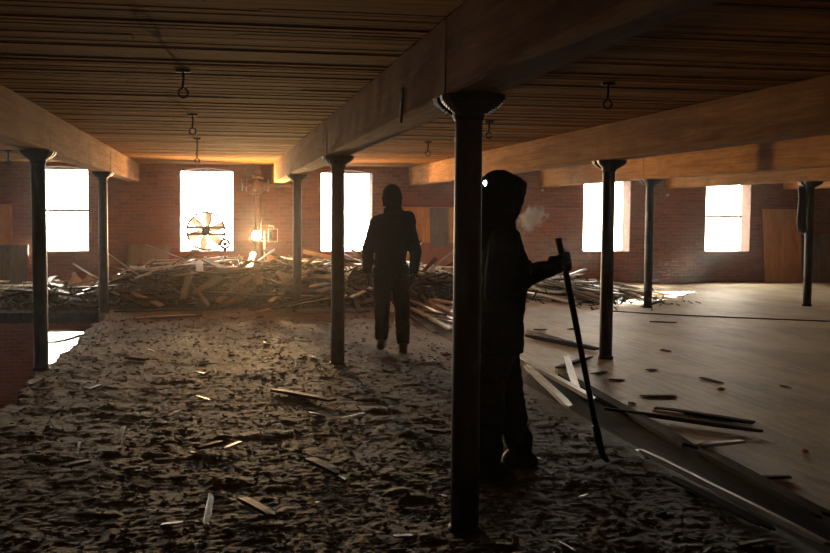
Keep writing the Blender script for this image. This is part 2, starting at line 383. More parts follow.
# clods: a scatter nobody could count
def clods():
    t = bmesh.new(); bmesh.ops.create_icosphere(t, subdivisions=1, radius=1); tv = np.array([v.co[:] for v in t.verts]); tf = np.array([[v.index for v in f.verts] for f in t.faces]); t.free()
    V, F = [], []; n = 0
    for i in range(5200):
        y = 3.6 + 12.4*random.random()**1.6; x = random.uniform(max(-1.55, y*-.02-1.5), 2.5)
        if x/y < -.2 or x/y > .62: continue
        s = random.choice((.005, .007, .009, .014))*random.uniform(.7, 1.4)
        R = np.array(Euler((random.uniform(-.4, .4), random.uniform(-.4, .4), random.uniform(0, 6.3))).to_matrix())
        v = (tv*np.array((s*random.uniform(.8, 3.0), s*random.uniform(.6, 1.3), s*random.uniform(.2, .5)))) @ R.T + rng.uniform(-.25, .25, tv.shape)*s
        V.append(v + np.array((x, y, hgt(x, y)+s*.2))); F.append(tf+n); n += len(tv)
    V = np.concatenate(V); F = np.concatenate(F)
    mobj('dirt_clods', (V.tolist(), F.tolist()), M['rubble'], label='small loose clods and crumbs strewn over the dirty left floor', cat='rubble', kind='stuff')
clods()

# ------------------------------------------------------------------ beams and columns
ORD = ['leftmost', 'second from left', 'third from left', 'fourth from left', 'fifth from left', 'sixth from left']
BL = {-1: 'old timber ceiling beam beyond the left edge above the floor hole',
      0: 'heavy timber ceiling beam at the left, over the floor hole',
      1: 'heavy timber ceiling beam running overhead at the centre, on the nearest column',
      2: 'heavy timber ceiling beam right of the central one, ending above the walking person',
      3: 'timber ceiling beam whose end sits left of the window behind the metal pole',
      4: 'timber ceiling beam crossing the top of the rightmost window',
      5: 'timber ceiling beam farthest to the right of the brick window wall'}
for k in range(-1, 6):
    x = X0 + SX*k; r = empty('ceiling_beam', (x, WY, ZB), label=BL[k], cat='beam', group='timber beams under the plank ceiling')
    cuts = [NY+.02, -.68] + list(YC) + [WY-.02]
    for a, b in zip(cuts, cuts[1:]):
        bm = bmesh.new(); w = .112 + random.uniform(-.004, .004); n = max(2, int((b-a)/.25)); dz = random.uniform(0, .006)
        rings = []
        for i in range(n+1):
            y = a+.008+(b-a-.016)*i/n - WY; j = lambda: random.uniform(-.0022, .0022)
            c = .012
            pr = [(-w, c), (-w+c, 0), (w-c, 0), (w, c), (w, ZC-ZB-.006), (-w, ZC-ZB-.006)]
            rings.append([bm.verts.new((px+j(), y, pz+dz*(pz < .1)+j()*.6)) for px, pz in pr])
        for A, B in zip(rings, rings[1:]):
            for q in range(6): bm.faces.new((A[q], A[(q+1) % 6], B[(q+1) % 6], B[q]))
        bm.faces.new(rings[0]); bm.faces.new(rings[-1])
        mobj('timber_section', bm, M['beam'], r)

def column(x, y, base, label, detail=True):
    r = empty('support_column', (x, y, base), label=label, cat='column', group='round columns carrying the ceiling beams')
    H = ZB-base; bm = bmesh.new()
    lathe(bm, [(.066, .0), (.0665, .3), (.065, 1.0), (.063, H-.13), (.063, H-.09)], n=32); mobj('shaft', bm, M['column'], r, True)
    bm = bmesh.new(); lathe(bm, [(.080, -.03), (.080, .018), (.074, .030), (.067, .034)], n=32); mobj('base_ring', bm, M['iron'], r, True)
    # cap: collar with two curved flanges under the beam
    bm = bmesh.new(); lathe(bm, [(.064, H-.11), (.072, H-.10), (.078, H-.07), (.095, H-.035), (.105, H-.002)], n=28)
    for s in (-1, 1):
        for lvl in range(8):
            z1 = H-.001-(.026+.009*(lvl-1) if lvl else 0); z0 = H-.001-(.026+.009*lvl)-.001; sc = (1, .95, .89, .82, .74, .65, .55, .44)[lvl]
            P = [(-.145*sc, s*.035), (.145*sc, s*.035), (.150*sc, s*.10*sc)] + [(.145*sc*math.cos(t), s*(.10*sc+.12*sc*math.sin(t))) for t in np.linspace(.15, PI-.15, 9)] + [(-.150*sc, s*.10*sc)]
            A = [bm.verts.new((p[0]*.97, p[1], z0)) for p in P]; B = [bm.verts.new((p[0], p[1], z1)) for p in P]; n = len(P)
            bm.faces.new(A); bm.faces.new(B[::-1])
            for q in range(n): bm.faces.new((A[q], A[(q+1) % n], B[(q+1) % n], B[q]))
    mobj('capital', bm, M['iron'], r)
    return r
COLS = [(0, 1, 'dark round column standing at the ragged edge of the floor hole, nearer of the two at left'),
        (0, 2, 'round column farther back at left, beside the far corner of the floor hole'),
        (1, 0, 'thick black column nearest the camera, in front of the hooded person'),
        (1, 1, 'dark round column in the middle, left of the walking person'),
        (1, 2, 'round column at the front of the board heap, right of the glowing work lamp'),
        (2, 1, 'dark round column on the pale floor, right of the pole tool'),
        (3, 2, 'slim round column beside the bright sun patch on the pale floor'),
        (4, 2, 'round column far right with a black coil hanging against it')]
for k, j, lab in COLS:
    x = X0+SX*k; column(x, YC[j], hgt(x, YC[j])-.01 if k == 1 or k == 0 else 0, lab)
column(X0+SX*2, YC[2], 0, 'round column hidden behind the nearest column and the hooded person')
column(X0+SX*2, YC[0], 0, 'round column outside the view at the right'); column(X0+SX*3, YC[1], 0, 'round column just outside the right edge')
column(X0+SX*0, YC[0], -.03, 'round column outside the view at the left')
# settled positions of the heaped boards: heap, size, place, turn
BOARDS = [[float(v) if i > 1 else int(v) for i, v in enumerate(r.split(","))] for r in """0,8,1.208,19.226,.364,.768,-.007,-.028,-.639
0,3,-2.966,17.812,.121,.947,-.002,-.017,.322
0,1,-.673,17.497,.36,.889,.068,.02,-.452
0,2,-3.27,16.389,.054,.663,.02,-.032,.747
0,2,-1.798,20.058,.194,.99,-.056,-.078,-.108
0,2,-.953,16.354,.149,.507,.062,-.117,.852
0,8,1.022,16.303,.15,.044,.057,.603,.795
0,10,1.947,16.326,.196,.403,.025,-.077,.912
0,0,-.678,17.244,.375,.837,.048,.017,.544
0,5,2.438,17.704,.39,.928,.005,.014,-.373
0,0,.99,16.598,.229,.937,.071,.029,-.34
0,3,1.149,19.988,.295,.645,-.061,.053,.76
0,1,-3.181,18.964,.12,.999,-.008,-.012,.053
0,4,-.888,17.094,.31,.197,.207,.628,.724
0,1,-4.179,18.309,.103,.715,.006,-.003,-.699
0,0,2.659,16.672,.25,.273,.025,-.068,.959
0,7,1.122,17.102,.295,.476,.021,-.066,.877
0,6,3.751,16.727,.185,.043,-.044,.029,-.998
0,3,-1.955,19.118,.196,.778,.058,-.089,-.62
0,8,1.611,16.325,.176,.647,.052,-.151,.745
0,4,4.396,17.622,.183,.68,-.014,.057,-.731
0,3,-1.824,18.206,.232,.689,-.074,-.079,.717
0,11,-.736,16.562,.222,.126,-.991,.033,.009
0,4,-2.92,19.255,.142,.833,-.013,-.026,-.552
0,7,-3.003,18.897,.147,.036,-.624,.78,.035
0,5,1.336,19.184,.397,.298,-.047,-.02,-.953
0,11,-2.839,18.897,.18,.038,.843,.534,.052
0,4,4.476,16.933,.16,.378,.06,-.01,.924
0,7,-.777,17.321,.388,.353,-.099,-.006,.93
0,11,-1.815,17.077,.179,.77,.084,-.039,-.632
0,5,1.298,16.7,.248,.913,.103,.031,-.394
0,3,-1.317,19.779,.308,.953,.031,-.081,-.291
0,5,3.539,18.548,.294,.068,.073,-.003,.995
0,5,3.321,17.241,.271,.248,.081,-.039,.964
0,7,.11,17.339,.353,.067,-.973,.218,.032
0,5,-3.179,17.843,.133,.712,-.04,-.011,.701
0,3,-.002,17.141,.345,.012,-.235,.968,.087
0,3,1.039,19.266,.385,.177,.032,-.026,-.983
0,0,.529,18.08,.439,.734,.063,-.033,.676
0,5,3.729,16.391,.114,.624,.039,.084,-.776
0,9,3.449,19.628,.269,.171,.061,.019,.983
0,6,-4.388,19.107,.112,.075,-.013,.006,.997
0,4,1.816,19.805,.355,.089,-.012,-.081,-.993
0,11,4.361,17.305,.204,.066,.514,-.854,-.042
0,7,-2.443,18.711,.144,.887,-.016,-.012,.461
0,1,-3.156,18.533,.163,.365,.053,-.022,-.929
0,7,-1.095,16.153,.092,.913,.137,.054,-.381
0,9,-2.211,17.608,.153,.639,-.032,-.032,.768
0,2,1.703,17.458,.364,.167,.03,.064,-.983
0,4,.297,16.488,.2,.366,.062,-.117,.921
0,5,-1.385,18.611,.336,.13,-.109,.002,.985
0,0,4.475,16.769,.19,.938,.025,.081,.336
0,7,-2.403,16.961,.109,.798,.027,.005,-.602
0,8,-.597,18.101,.418,.033,.29,.956,.008
0,5,-1.838,17.624,.239,.303,.076,.011,-.95
0,2,-.713,14.689,.014,.981,-.0,.0,.194
0,3,-1.244,16.413,.161,.137,-.956,.26,-.024
0,4,-3.83,19.421,.124,.1,-.007,-.011,-.995
0,3,2.366,18.953,.388,.716,-.025,-.01,-.698
0,1,-4.264,18.065,.128,.825,-.007,-.023,-.565
0,9,2.056,17.09,.342,.597,.049,.065,-.798
0,1,-1.456,17.922,.337,.826,.051,-.042,.56
0,4,1.459,18.107,.393,.01,.201,.979,.014
0,5,-4.146,19.284,.099,.977,-.005,-.006,-.211
0,6,2.936,16.395,.223,.029,.031,.123,-.992
0,10,3.253,17.949,.351,.088,-.855,-.51,.045
0,8,-2.785,17.191,.12,.022,-.987,-.158,-.017
0,4,-3.814,19.023,.163,.43,.0,.013,.903
0,7,.238,16.443,.184,.92,.128,.059,-.367
0,2,-3.203,18.211,.186,.197,-.061,-.007,.978
0,2,-.19,19.082,.384,.022,-.016,.024,.999
0,4,3.183,19.904,.326,.68,.035,.04,.731
0,4,3.788,18.916,.267,.557,-.601,.436,-.372
0,5,2.183,16.333,.196,.513,.026,-.098,.852
0,0,.289,17.146,.352,.103,-.941,-.323,.021
0,5,3.388,20.044,.241,.917,-.033,.083,.388
0,4,4.757,17.039,.166,.959,-.031,.075,-.27
0,2,-1.792,16.917,.189,.025,-.983,-.167,-.077
0,8,-.21,18.234,.41,.013,.307,.952,.015
0,9,-4.187,18.466,.128,.312,.007,.0,.95
0,7,-2.649,18.418,.137,.67,-.011,-.014,.742
0,3,4.752,17.414,.156,.754,.033,.119,.645
0,4,2.109,15.985,.168,.175,.006,-.081,.981
0,3,1.021,18.834,.403,.988,-.025,-.029,.15
0,5,-.165,19.103,.412,.89,-.015,-.025,-.455
0,0,1.64,18.422,.424,.795,.007,-.006,-.607
0,2,4.489,17.693,.209,.641,-.087,.038,-.762
0,4,1.599,20.173,.291,.083,.959,.269,-.022
0,3,2.805,17.454,.373,.001,-.757,.653,.015
0,2,1.755,16.146,.216,.892,.049,-.023,.448
0,6,2.835,16.453,.263,.758,-.01,.121,-.641
0,4,.824,17.161,.362,.207,.03,-.059,.976
0,2,-1.865,17.061,.203,.014,-.988,-.125,-.091
0,6,1.153,16.487,.241,.515,.09,.084,-.848
0,2,.051,17.323,.392,.134,-.006,-.048,.99
0,0,3.792,18.68,.3,.442,-.031,.028,-.896
0,7,-1.123,17.158,.3,.949,.067,.008,-.309
0,3,3.955,20.035,.178,.839,-.064,.01,-.54
0,7,-2.845,19.455,.119,.686,-.017,-.006,.728
0,1,-4.337,19.744,.09,1.0,-.006,-.005,.017
0,0,2.26,17.831,.422,.798,.001,.014,-.603
0,5,4.037,18.742,.299,.694,.077,.025,.715
0,2,.344,16.16,.14,.485,.112,.062,-.865
0,9,.692,16.229,.158,.736,.121,-.114,.656
0,9,3.008,17.006,.345,.969,.09,.056,.224
0,5,2.582,16.848,.297,.013,-.844,.534,.043
0,9,-3.106,19.231,.19,.946,.017,-.055,-.32
0,8,.946,16.36,.226,.815,.061,.046,-.574
0,11,-1.789,17.525,.26,.015,.836,.543,.08
0,7,-.025,16.438,.23,.167,-.877,-.424,-.155
0,5,1.585,16.313,.235,.928,.044,-.013,.37
0,1,4.261,16.438,.11,.936,.078,-.027,.343
0,9,-2.523,17.477,.167,.132,.064,-.066,-.987
0,11,-.42,17.034,.351,.053,-.847,-.526,-.057
0,7,.657,16.061,.124,.962,.161,-.041,.215
0,9,-2.054,16.486,.103,.094,-.96,.264,-.011
0,5,-3.732,16.969,.085,.003,.084,.996,.018
0,6,-.612,17.554,.412,.997,.059,-.052,-.007
0,3,-3.691,18.282,.139,.06,.283,.953,.087
0,0,-4.542,18.296,.144,.536,.014,.012,-.844
0,8,-1.174,17.395,.376,.635,.602,-.322,-.361
0,7,1.248,17.92,.372,.471,.021,-.001,-.882
0,5,3.25,17.048,.274,.993,.104,.039,.048
0,1,.223,16.365,.192,.531,.083,.122,-.834
0,9,-3.925,18.02,.134,.022,-.885,.464,.026
0,4,3.009,16.746,.354,.124,-.243,-.953,-.129
0,10,1.504,18.313,.428,.568,-.003,-.024,.822
0,4,-3.148,19.743,.141,.068,.03,-.021,-.997
0,9,4.202,16.868,.259,.945,-.035,.014,.325
0,4,.461,19.929,.335,.763,-.029,-.003,-.645
0,9,-3.479,17.423,.114,.049,-.622,-.78,.05
0,1,4.773,17.346,.188,.918,-.065,.096,-.378
0,2,-3.009,19.156,.234,.542,-.053,-.086,.834
0,7,3.452,16.779,.234,.359,.029,.038,.932
0,1,-1.857,17.845,.271,.115,.303,.945,.047
0,10,.859,15.901,.15,.083,-.981,.177,-.005
0,6,2.454,16.191,.239,.454,.049,.073,-.886
0,2,-1.741,18.153,.296,.038,.149,-.0,-.988
0,1,1.153,20.044,.31,.94,-.079,.015,.332
0,2,-.179,16.393,.238,.522,.07,.101,-.844
0,4,2.406,18.682,.432,.934,-.014,-.029,-.356
0,7,-2.372,17.205,.153,.289,.038,-.09,.952
0,6,2.992,16.068,.231,.054,-.489,.868,.072
0,4,-2.716,16.64,.098,.051,-.874,.483,.024
0,1,.983,15.743,.04,.209,-.023,.144,-.967
0,7,-3.215,18.89,.158,.995,.046,-.035,-.084
0,3,3.368,16.556,.309,.253,.063,.054,-.964
0,6,1.341,15.458,.137,.415,.028,.042,-.908
0,7,-1.123,16.981,.336,.976,.106,-.176,.076
0,6,1.983,15.363,.124,.033,-.724,-.687,-.049
0,4,1.221,16.883,.344,.753,.049,-.036,.656
0,9,.795,19.365,.388,.202,-.001,-.02,-.979
0,4,-.292,15.909,.163,.021,-.63,-.769,-.111
0,8,.3,17.065,.396,.319,.398,-.516,-.688
0,11,1.222,15.386,.096,.038,-.231,.969,.074
0,4,3.689,16.919,.311,.57,-.026,-.021,.821
0,7,-2.967,20.09,.123,.641,-.054,-.067,-.763
0,7,-.72,16.409,.167,.963,.133,.025,-.234
0,8,3.642,17.503,.284,.026,-.925,.37,.082
0,7,2.235,15.852,.2,.961,.086,.03,-.261
0,3,4.902,17.134,.195,.946,.048,.09,.308
0,8,-4.842,18.498,.106,.624,.622,.331,.338
0,9,1.037,16.478,.272,.016,-.589,.805,.071
0,2,-.839,18.552,.408,.484,-.026,.045,.873
0,1,.603,16.766,.356,.084,-.704,.698,.102
0,10,3.532,19.332,.348,.903,.022,-.002,-.429
0,2,1.763,16.335,.264,.596,.041,-.042,.801
0,8,.991,16.891,.354,.038,-.579,.812,.07
0,1,-.501,16.317,.234,.017,-.727,-.665,-.169
0,0,.026,16.79,.372,.142,-.964,-.225,.002
0,8,1.628,15.127,.024,.997,.0,-.0,-.078
0,6,3.575,18.393,.367,.37,.091,-.017,.924
0,4,-.522,16.048,.118,.991,.128,-.009,.026
0,5,-3.03,17.067,.204,.223,-.001,-.067,.973
0,0,-1.919,17.593,.3,.1,.175,.979,-.009
0,6,1.787,17.059,.343,.78,.061,.022,-.623
0,3,-1.804,16.488,.143,.741,.088,.032,-.665
0,1,-.886,19.684,.339,.793,-.025,-.037,-.608
0,4,1.85,17.673,.451,.01,-.515,.857,-.003
0,2,-4.124,19.361,.186,.046,.005,.012,.999
0,3,4.006,16.657,.298,.51,-.017,.034,.859
0,2,-2.902,16.615,.092,.905,.138,-.038,-.401
0,7,-1.92,17.73,.261,.971,.08,-.196,.108
0,8,4.256,17.373,.304,.376,-.007,.087,.923
0,5,-3.89,17.346,.097,.017,-.999,-.027,-.006
0,3,3.392,19.247,.364,.011,-.176,.984,.016
0,11,-4.357,17.255,.081,.013,-.886,-.464,-.011
0,2,.99,16.387,.301,.654,.084,-.043,.75
0,2,-.328,19.019,.427,.99,-.004,-.053,.131
0,2,-2.874,18.726,.247,.694,.096,-.033,-.713
0,7,-3.796,18.629,.149,.045,.994,-.027,.091
0,8,1.89,15.981,.256,.513,-.464,.543,-.476
0,3,.729,20.097,.325,.211,-.056,-.018,-.976
0,1,-1.881,16.998,.233,.328,-.058,-.046,.942
0,7,.04,15.83,.067,.713,.083,-.086,.691
0,0,1.467,16.854,.368,.872,.081,-.012,.483
0,11,-.499,15.912,.154,.064,-.501,-.86,-.072
0,6,4.464,17.639,.286,.955,-.057,.05,.285
0,9,-1.496,19.043,.309,.588,.06,-.091,-.802
0,0,-2.38,18.547,.184,.686,.013,-.046,-.726
0,4,.566,16.705,.377,.059,.031,.094,-.993
0,4,-3.254,16.806,.133,.042,-.431,.9,.051
0,1,-4.169,18.929,.194,.954,.016,-.01,.3
0,7,3.414,18.006,.325,.831,.135,.064,.537
0,11,1.579,18.958,.439,.036,.233,-.972,-.005
0,0,1.142,16.933,.421,.071,-.983,.164,.04
0,9,1.672,16.457,.319,.141,-.892,.423,-.079
0,2,-1.341,16.223,.11,.404,.051,-.101,.908
0,2,2.495,15.73,.146,.237,.087,.146,-.956
0,7,2.106,16.001,.058,.028,-.296,-.943,-.148
0,3,4.636,17.466,.242,.917,.04,.072,.389
0,3,-1.091,16.115,.105,.056,-.403,-.903,-.138
0,3,-3.139,19.897,.13,.974,-.062,.022,.217
0,1,-.313,16.993,.417,.718,.041,.026,-.694
0,5,-3.65,18.479,.155,.58,-.067,.033,.811
0,0,-.364,18.805,.445,.135,.015,-.025,-.99
0,2,-.08,17.087,.441,.035,-.571,-.818,-.054
0,5,-1.994,18.614,.223,.993,-.011,-.117,-.025
0,4,-.765,15.661,.017,.0,.998,.062,-.0
0,2,-2.118,16.263,.063,.335,-.002,-.074,.939
0,9,.068,19.393,.371,.097,.015,.027,.995
0,1,4.987,17.45,.214,.517,.095,.037,.85
0,8,1.684,16.17,.285,.864,.095,-.061,-.49
0,5,.958,17.937,.393,.619,-.023,-.027,-.784
0,7,3.599,16.536,.313,.461,.076,-.019,-.884
1,10,6.295,17.448,.251,.778,.005,.024,-.628
1,6,6.491,17.474,.243,.816,-.003,.031,-.577
1,0,6.214,18.141,.301,.781,-.004,.03,-.624
1,4,6.151,17.193,.23,.644,.078,.042,-.76
1,0,6.012,16.987,.182,.628,.087,.026,-.773
1,0,7.077,18.272,.095,.643,-.137,.096,-.747
1,0,6.352,18.046,.282,.197,.77,-.587,-.15
1,11,5.231,17.359,.041,.796,.118,-.081,-.588
1,10,5.597,17.884,.187,.891,.078,-.093,-.437
1,10,5.925,17.739,.257,.799,.043,-.073,-.596
1,6,5.442,17.991,.176,.818,.113,-.088,-.558
1,6,7.346,17.602,.013,.703,.01,-.01,-.711
1,4,6.043,16.665,.166,.785,.096,.003,-.613
1,10,5.773,18.489,.211,.033,-.799,.596,-.078
1,11,5.878,16.737,.156,.119,-.805,.581,-.001
1,4,5.385,17.541,.119,.855,.067,-.073,-.509
1,10,7.188,18.172,.059,.665,-.115,.097,-.731
1,0,5.482,17.913,.206,.778,.079,-.055,-.621
1,10,5.36,17.705,.146,.795,.073,-.064,-.599
1,6,5.75,17.52,.221,.116,-.784,.608,-.047
1,6,5.454,17.766,.167,.822,.088,-.053,-.56
1,0,5.37,17.383,.136,.793,.078,-.067,-.6
1,6,6.35,18.295,.271,.751,-.221,.16,-.602
1,6,5.388,16.871,.058,.044,-.84,.541,-.03
1,0,5.432,17.046,.077,.838,.113,-.075,-.528
1,6,5.768,18.471,.242,.93,.034,-.098,-.351
1,4,6.7,17.974,.214,.804,-.065,.096,-.584
1,6,5.16,18.048,.148,.833,.054,-.056,-.548
1,10,7.244,16.86,.024,.051,-.684,.726,-.049
1,6,6.382,18.472,.243,.791,-.051,-.011,-.609
1,6,5.494,15.863,-.1,.714,.027,.687,.131
1,11,5.335,17.531,.088,.069,-.803,.586,-.085
1,6,7.151,17.989,.116,.837,-.087,.094,-.532
1,10,5.39,18.054,.221,.699,.071,-.036,-.711
1,0,5.176,17.601,.099,.822,.115,-.071,-.553
1,10,5.739,16.677,.141,.814,.093,.006,-.574
1,10,7.0,18.829,.125,.678,-.122,.059,-.723
1,6,6.987,18.547,.13,.102,.84,-.525,-.088
1,11,6.93,18.782,.147,.668,-.137,.077,-.728
1,6,5.997,16.734,.199,.907,.086,-.009,-.412
1,10,5.975,16.901,.235,.018,-.846,.533,.023
1,10,5.762,16.757,.216,.786,.057,.015,-.615
1,6,6.74,18.664,.168,.112,.742,-.659,-.054
1,4,7.006,18.787,.154,.964,-.067,.095,-.241
1,10,7.364,17.482,.127,.796,-.066,.066,-.598
1,0,5.639,17.995,.288,.894,.093,-.082,-.431
1,10,7.419,18.106,.044,.795,-.061,.062,-.601
1,10,5.778,17.169,.287,.861,.07,-.003,-.503
1,10,7.202,18.481,.152,.072,.736,-.671,-.06
1,0,6.785,18.175,.246,.025,.993,-.089,-.075
1,0,7.191,18.516,.086,.745,-.025,.038,-.666
1,4,7.378,17.47,.047,.743,-.047,.065,-.664
1,11,7.28,18.632,.13,.125,.693,-.709,-.04
1,10,7.015,18.239,.227,.829,-.07,.05,-.553
1,11,5.084,17.811,.117,.76,.122,-.059,-.636
1,10,6.813,18.531,.247,.826,-.06,.052,-.559
1,10,7.483,17.884,.065,.077,.73,-.676,-.058
1,6,7.571,17.98,.023,.104,.775,-.618,-.082
1,6,7.184,18.658,.18,.593,-.167,.1,-.781
1,6,5.404,16.811,.086,.147,-.779,.605,-.079
1,11,5.948,16.731,.232,.726,-.461,.33,-.388
1,10,6.32,18.539,.295,.688,-.186,.053,-.699
2,1,3.239,14.174,.015,.751,.002,-.003,-.66
2,1,3.079,13.914,.014,.753,-.0,.0,-.658
2,1,3.583,15.104,.014,.777,-.0,.0,-.63
2,4,3.153,15.881,.111,.688,.035,.054,-.723
2,4,3.164,15.217,.069,.668,.098,-.069,-.735
2,4,3.504,15.577,.079,.762,.016,.019,-.647
2,11,2.797,15.604,.081,.03,-.648,.76,.038
2,1,3.338,15.539,.052,.752,.019,.022,-.658
2,6,2.891,15.006,.034,.727,.018,-.021,-.686
2,1,2.544,15.747,.085,.7,.037,.052,-.711
2,10,2.943,13.409,.012,.733,-.0,.0,-.68
2,4,3.013,13.414,.034,.818,-.024,.029,-.574
2,4,3.592,13.854,.017,.735,-.0,.0,-.678
2,10,2.923,15.21,.118,.746,-.077,.09,-.655
2,4,3.025,14.462,.053,.752,-.064,.062,-.653
2,1,3.023,15.435,.071,.723,.088,-.071,-.681""".split()]
# ------------------------------------------------------------------ board heaps
def hA(x, y):
    P = lerp(x, [(-5, .08), (-3.3, .10), (-2.2, .14), (-1.2, .36), (0, .40), (1, .36), (2, .40), (2.9, .38), (3.6, .26), (4.6, .15), (5.1, 0)])
    Q = lerp(y, [(15.9, 0), (16.2, .25), (16.7, .62), (17.6, .95), (18.6, 1), (19.8, .85), (20.6, .5), (20.9, .4)])
    return P*Q
def hB(x, y):
    u = (x-6.2)/1.1; v = (y-18.0)/1.9; return .26*max(0, 1-(u*u+v*v)**.9)
def ka(x): return lerp(x, [(-2.2, 1.08), (-1.2, 1.42)])
KA = 1.0                                   # the settled heap stands a little taller
def mound(name, x0, x1, y0, y1, h, k, label, st=.05):
    nx = int((x1-x0)/st); ny = int((y1-y0)/st); vs = []; fs = []
    for j in range(ny+1):
        for i in range(nx+1):
            x = x0+i*st; y = y0+j*st; b = h(x, y)*k*(ka(x) if h is hA else 1)
            b = b - .05 + min(1, b*8)*(.07*noise.noise(Vector((x*5, y*5, 1))) + .05*noise.noise(Vector((x*14, y*14, 4)))) if b > .005 else -.03
            vs.append((x, y, b))
    for j in range(ny):
        for i in range(nx):
            a = j*(nx+1)+i; fs.append((a, a+1, a+nx+2, a+nx+1))
    return mobj(name, (vs, fs), M['core'], label=label, cat='rubble', kind='stuff')
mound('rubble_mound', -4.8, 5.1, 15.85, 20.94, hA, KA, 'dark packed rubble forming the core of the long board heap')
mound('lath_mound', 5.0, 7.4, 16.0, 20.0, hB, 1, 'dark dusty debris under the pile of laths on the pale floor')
VD = [(1.7, .09, .022), (1.3, .11, .025), (1.0, .13, .025), (.8, .10, .022), (1.5, .05, .03), (.6, .12, .03), (1.9, .07, .022), (.45, .10, .025), (1.1, .045, .045), (.9, .15, .022), (2.3, .06, .02), (1.6, .05, .012)]
def board_mesh(L, W, T, mat, name='broken_board', jag=1.0, bend=0.0, sub=9):
    """a torn board: splintered ends, slight warp"""
    bm = bmesh.new(); xs = [-L/2+L*i/sub for i in range(sub+1)]; m = 5
    def zoff(x): return bend*((2*x/L)**2-.4)
    top, bot = [], []
    e0 = [random.uniform(0, .10)*min(L, 1)*jag for _ in range(m+1)]; e1 = [random.uniform(0, .10)*min(L, 1)*jag for _ in range(m+1)]
    for i, x in enumerate(xs):
        A, B = [], []; wv = random.uniform(-.03, .03)*W
        for j in range(m+1):
            y = -W/2+W*j/m + (wv if j in (0, m) else 0); xx = x + (e0[j] if i == 0 else 0) - (e1[j] if i == sub else 0)
            t = T*(.6 if i in (0, sub) else 1)
            A.append(bm.verts.new((xx, y, t/2+zoff(x)))); B.append(bm.verts.new((xx, y, -t/2+zoff(x))))
        top.append(A); bot.append(B)
    for i in range(sub):
        for j in range(m):
            bm.faces.new((top[i][j], top[i+1][j], top[i+1][j+1], top[i][j+1])); bm.faces.new((bot[i][j+1], bot[i+1][j+1], bot[i+1][j], bot[i][j]))
        bm.faces.new((top[i][0], bot[i][0], bot[i+1][0], top[i+1][0])); bm.faces.new((top[i][m], top[i+1][m], bot[i+1][m], bot[i][m]))
    for j in range(m):
        bm.faces.new((top[0][j], top[0][j+1], bot[0][j+1], bot[0][j])); bm.faces.new((top[sub][j+1], top[sub][j], bot[sub][j], bot[sub][j+1]))
    bmesh.ops.recalc_face_normals(bm, faces=bm.faces)
    me = bpy.data.meshes.new(name); bm.to_mesh(me); bm.free(); me.materials.append(mat); return me
VM = {}
for v, (L, W, T) in enumerate(VD):
    for c, mt in (('a', M['board_a']), ('b', M['board_b']), ('c', M['board_c']), ('d', M['board_d'])): VM[v, c] = board_mesh(L, W, T, mt, bend=random.uniform(-.012, .012))
LAB = {0: ('weathered broken board tumbled among the others in the long heap under the windows', 'broken boards in the long heap under the windows', 'broken_board'),
       1: ('dusty old lath lying slanted in the low pile right of the hooded person', 'laths in the low pile on the pale floor', 'old_lath'),
       2: ('loose lath lying along the floor edge behind the walking person', 'laths strewn beside the heap along the floor edge', 'old_lath')}
protos = {}
rb = random.Random(3)
for h, v, x, y, z, qw, qx, qy, qz in BOARDS:
    if h and abs(2*(qx*qz-qw*qy)) > .35: continue
    if h == 0:
        if x < -1.75 and y < 16.1: continue
        c = rb.choice('aacccb' if z > hA(x, y)+.035 and y > 17.3 else 'abbdd' if y > 17.3 else 'bbbddda')  # lit heap top and shaded front put into the board colours
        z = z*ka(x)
        if -.05 < x-.76 < .15 and y > 20.4: continue
    elif h == 1: c = rb.choice('aaabc')
    else: c = rb.choice('aabc')
    lab, grp, nm = LAB[h]; key = (h, v, c)
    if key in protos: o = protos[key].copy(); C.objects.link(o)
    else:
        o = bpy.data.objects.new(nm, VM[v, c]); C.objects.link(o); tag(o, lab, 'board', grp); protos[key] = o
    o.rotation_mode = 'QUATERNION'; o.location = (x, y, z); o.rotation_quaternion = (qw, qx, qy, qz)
# splinters filling the heap
def splinters():
    bm = bmesh.new()
    for i in range(2600):
        if random.random() < .86:
            x = random.uniform(-4.3, 4.7); y = random.uniform(15.95, 19.6) if random.random() < .6 else random.uniform(16.0, 17.4); z = hA(x, y)*ka(x)
            if z < .01 or (x < -1.7 and y < 16.0): continue
        else:
            x = random.gauss(6.2, .7); y = random.gauss(17.8, 1.1); z = hB(x, y)
        L = random.choice((.06, .1, .18, .3))*random.uniform(.7, 1.3); W = random.uniform(.008, .03)
        R = Matrix.Translation((x, y, z+random.uniform(0, .05))) @ Euler((random.gauss(0, .5), random.gauss(0, .45), random.uniform(0, 6.3))).to_matrix().to_4x4()
        box(bm, -L/2, L/2, -W/2, W/2, -.006, .006, R)
    mobj('wood_splinters', bm, M['board_b'], label='small splinters and offcuts caught between the heaped boards', cat='splinters', kind='stuff')
splinters()

def hero(p, q, w, t, mat, label, cat='board', name='broken_board', roll=0, group=None, bend=0, jag=1):
    """a board from p to q"""
    p, q = Vector(p), Vector(q); d = q-p; L = d.length
    me = board_mesh(L, w, t, M[mat], name, jag, bend, max(4, int(L/.25)))
    o = bpy.data.objects.new(name, me); C.objects.link(o)
    X = d.normalized(); Z = (Vector((0, 0, 1)) - X*X.z); Z = Z.normalized() if Z.length > .1 else Vector((0, -1, 0)); Y = Z.cross(X)
    R = Matrix((X, Y, Z)).transposed() @ Matrix.Rotation(roll, 3, 'X')
    o.matrix_world = Matrix.Translation((p+q)/2) @ R.to_4x4(); return tag(o, label, cat, group)
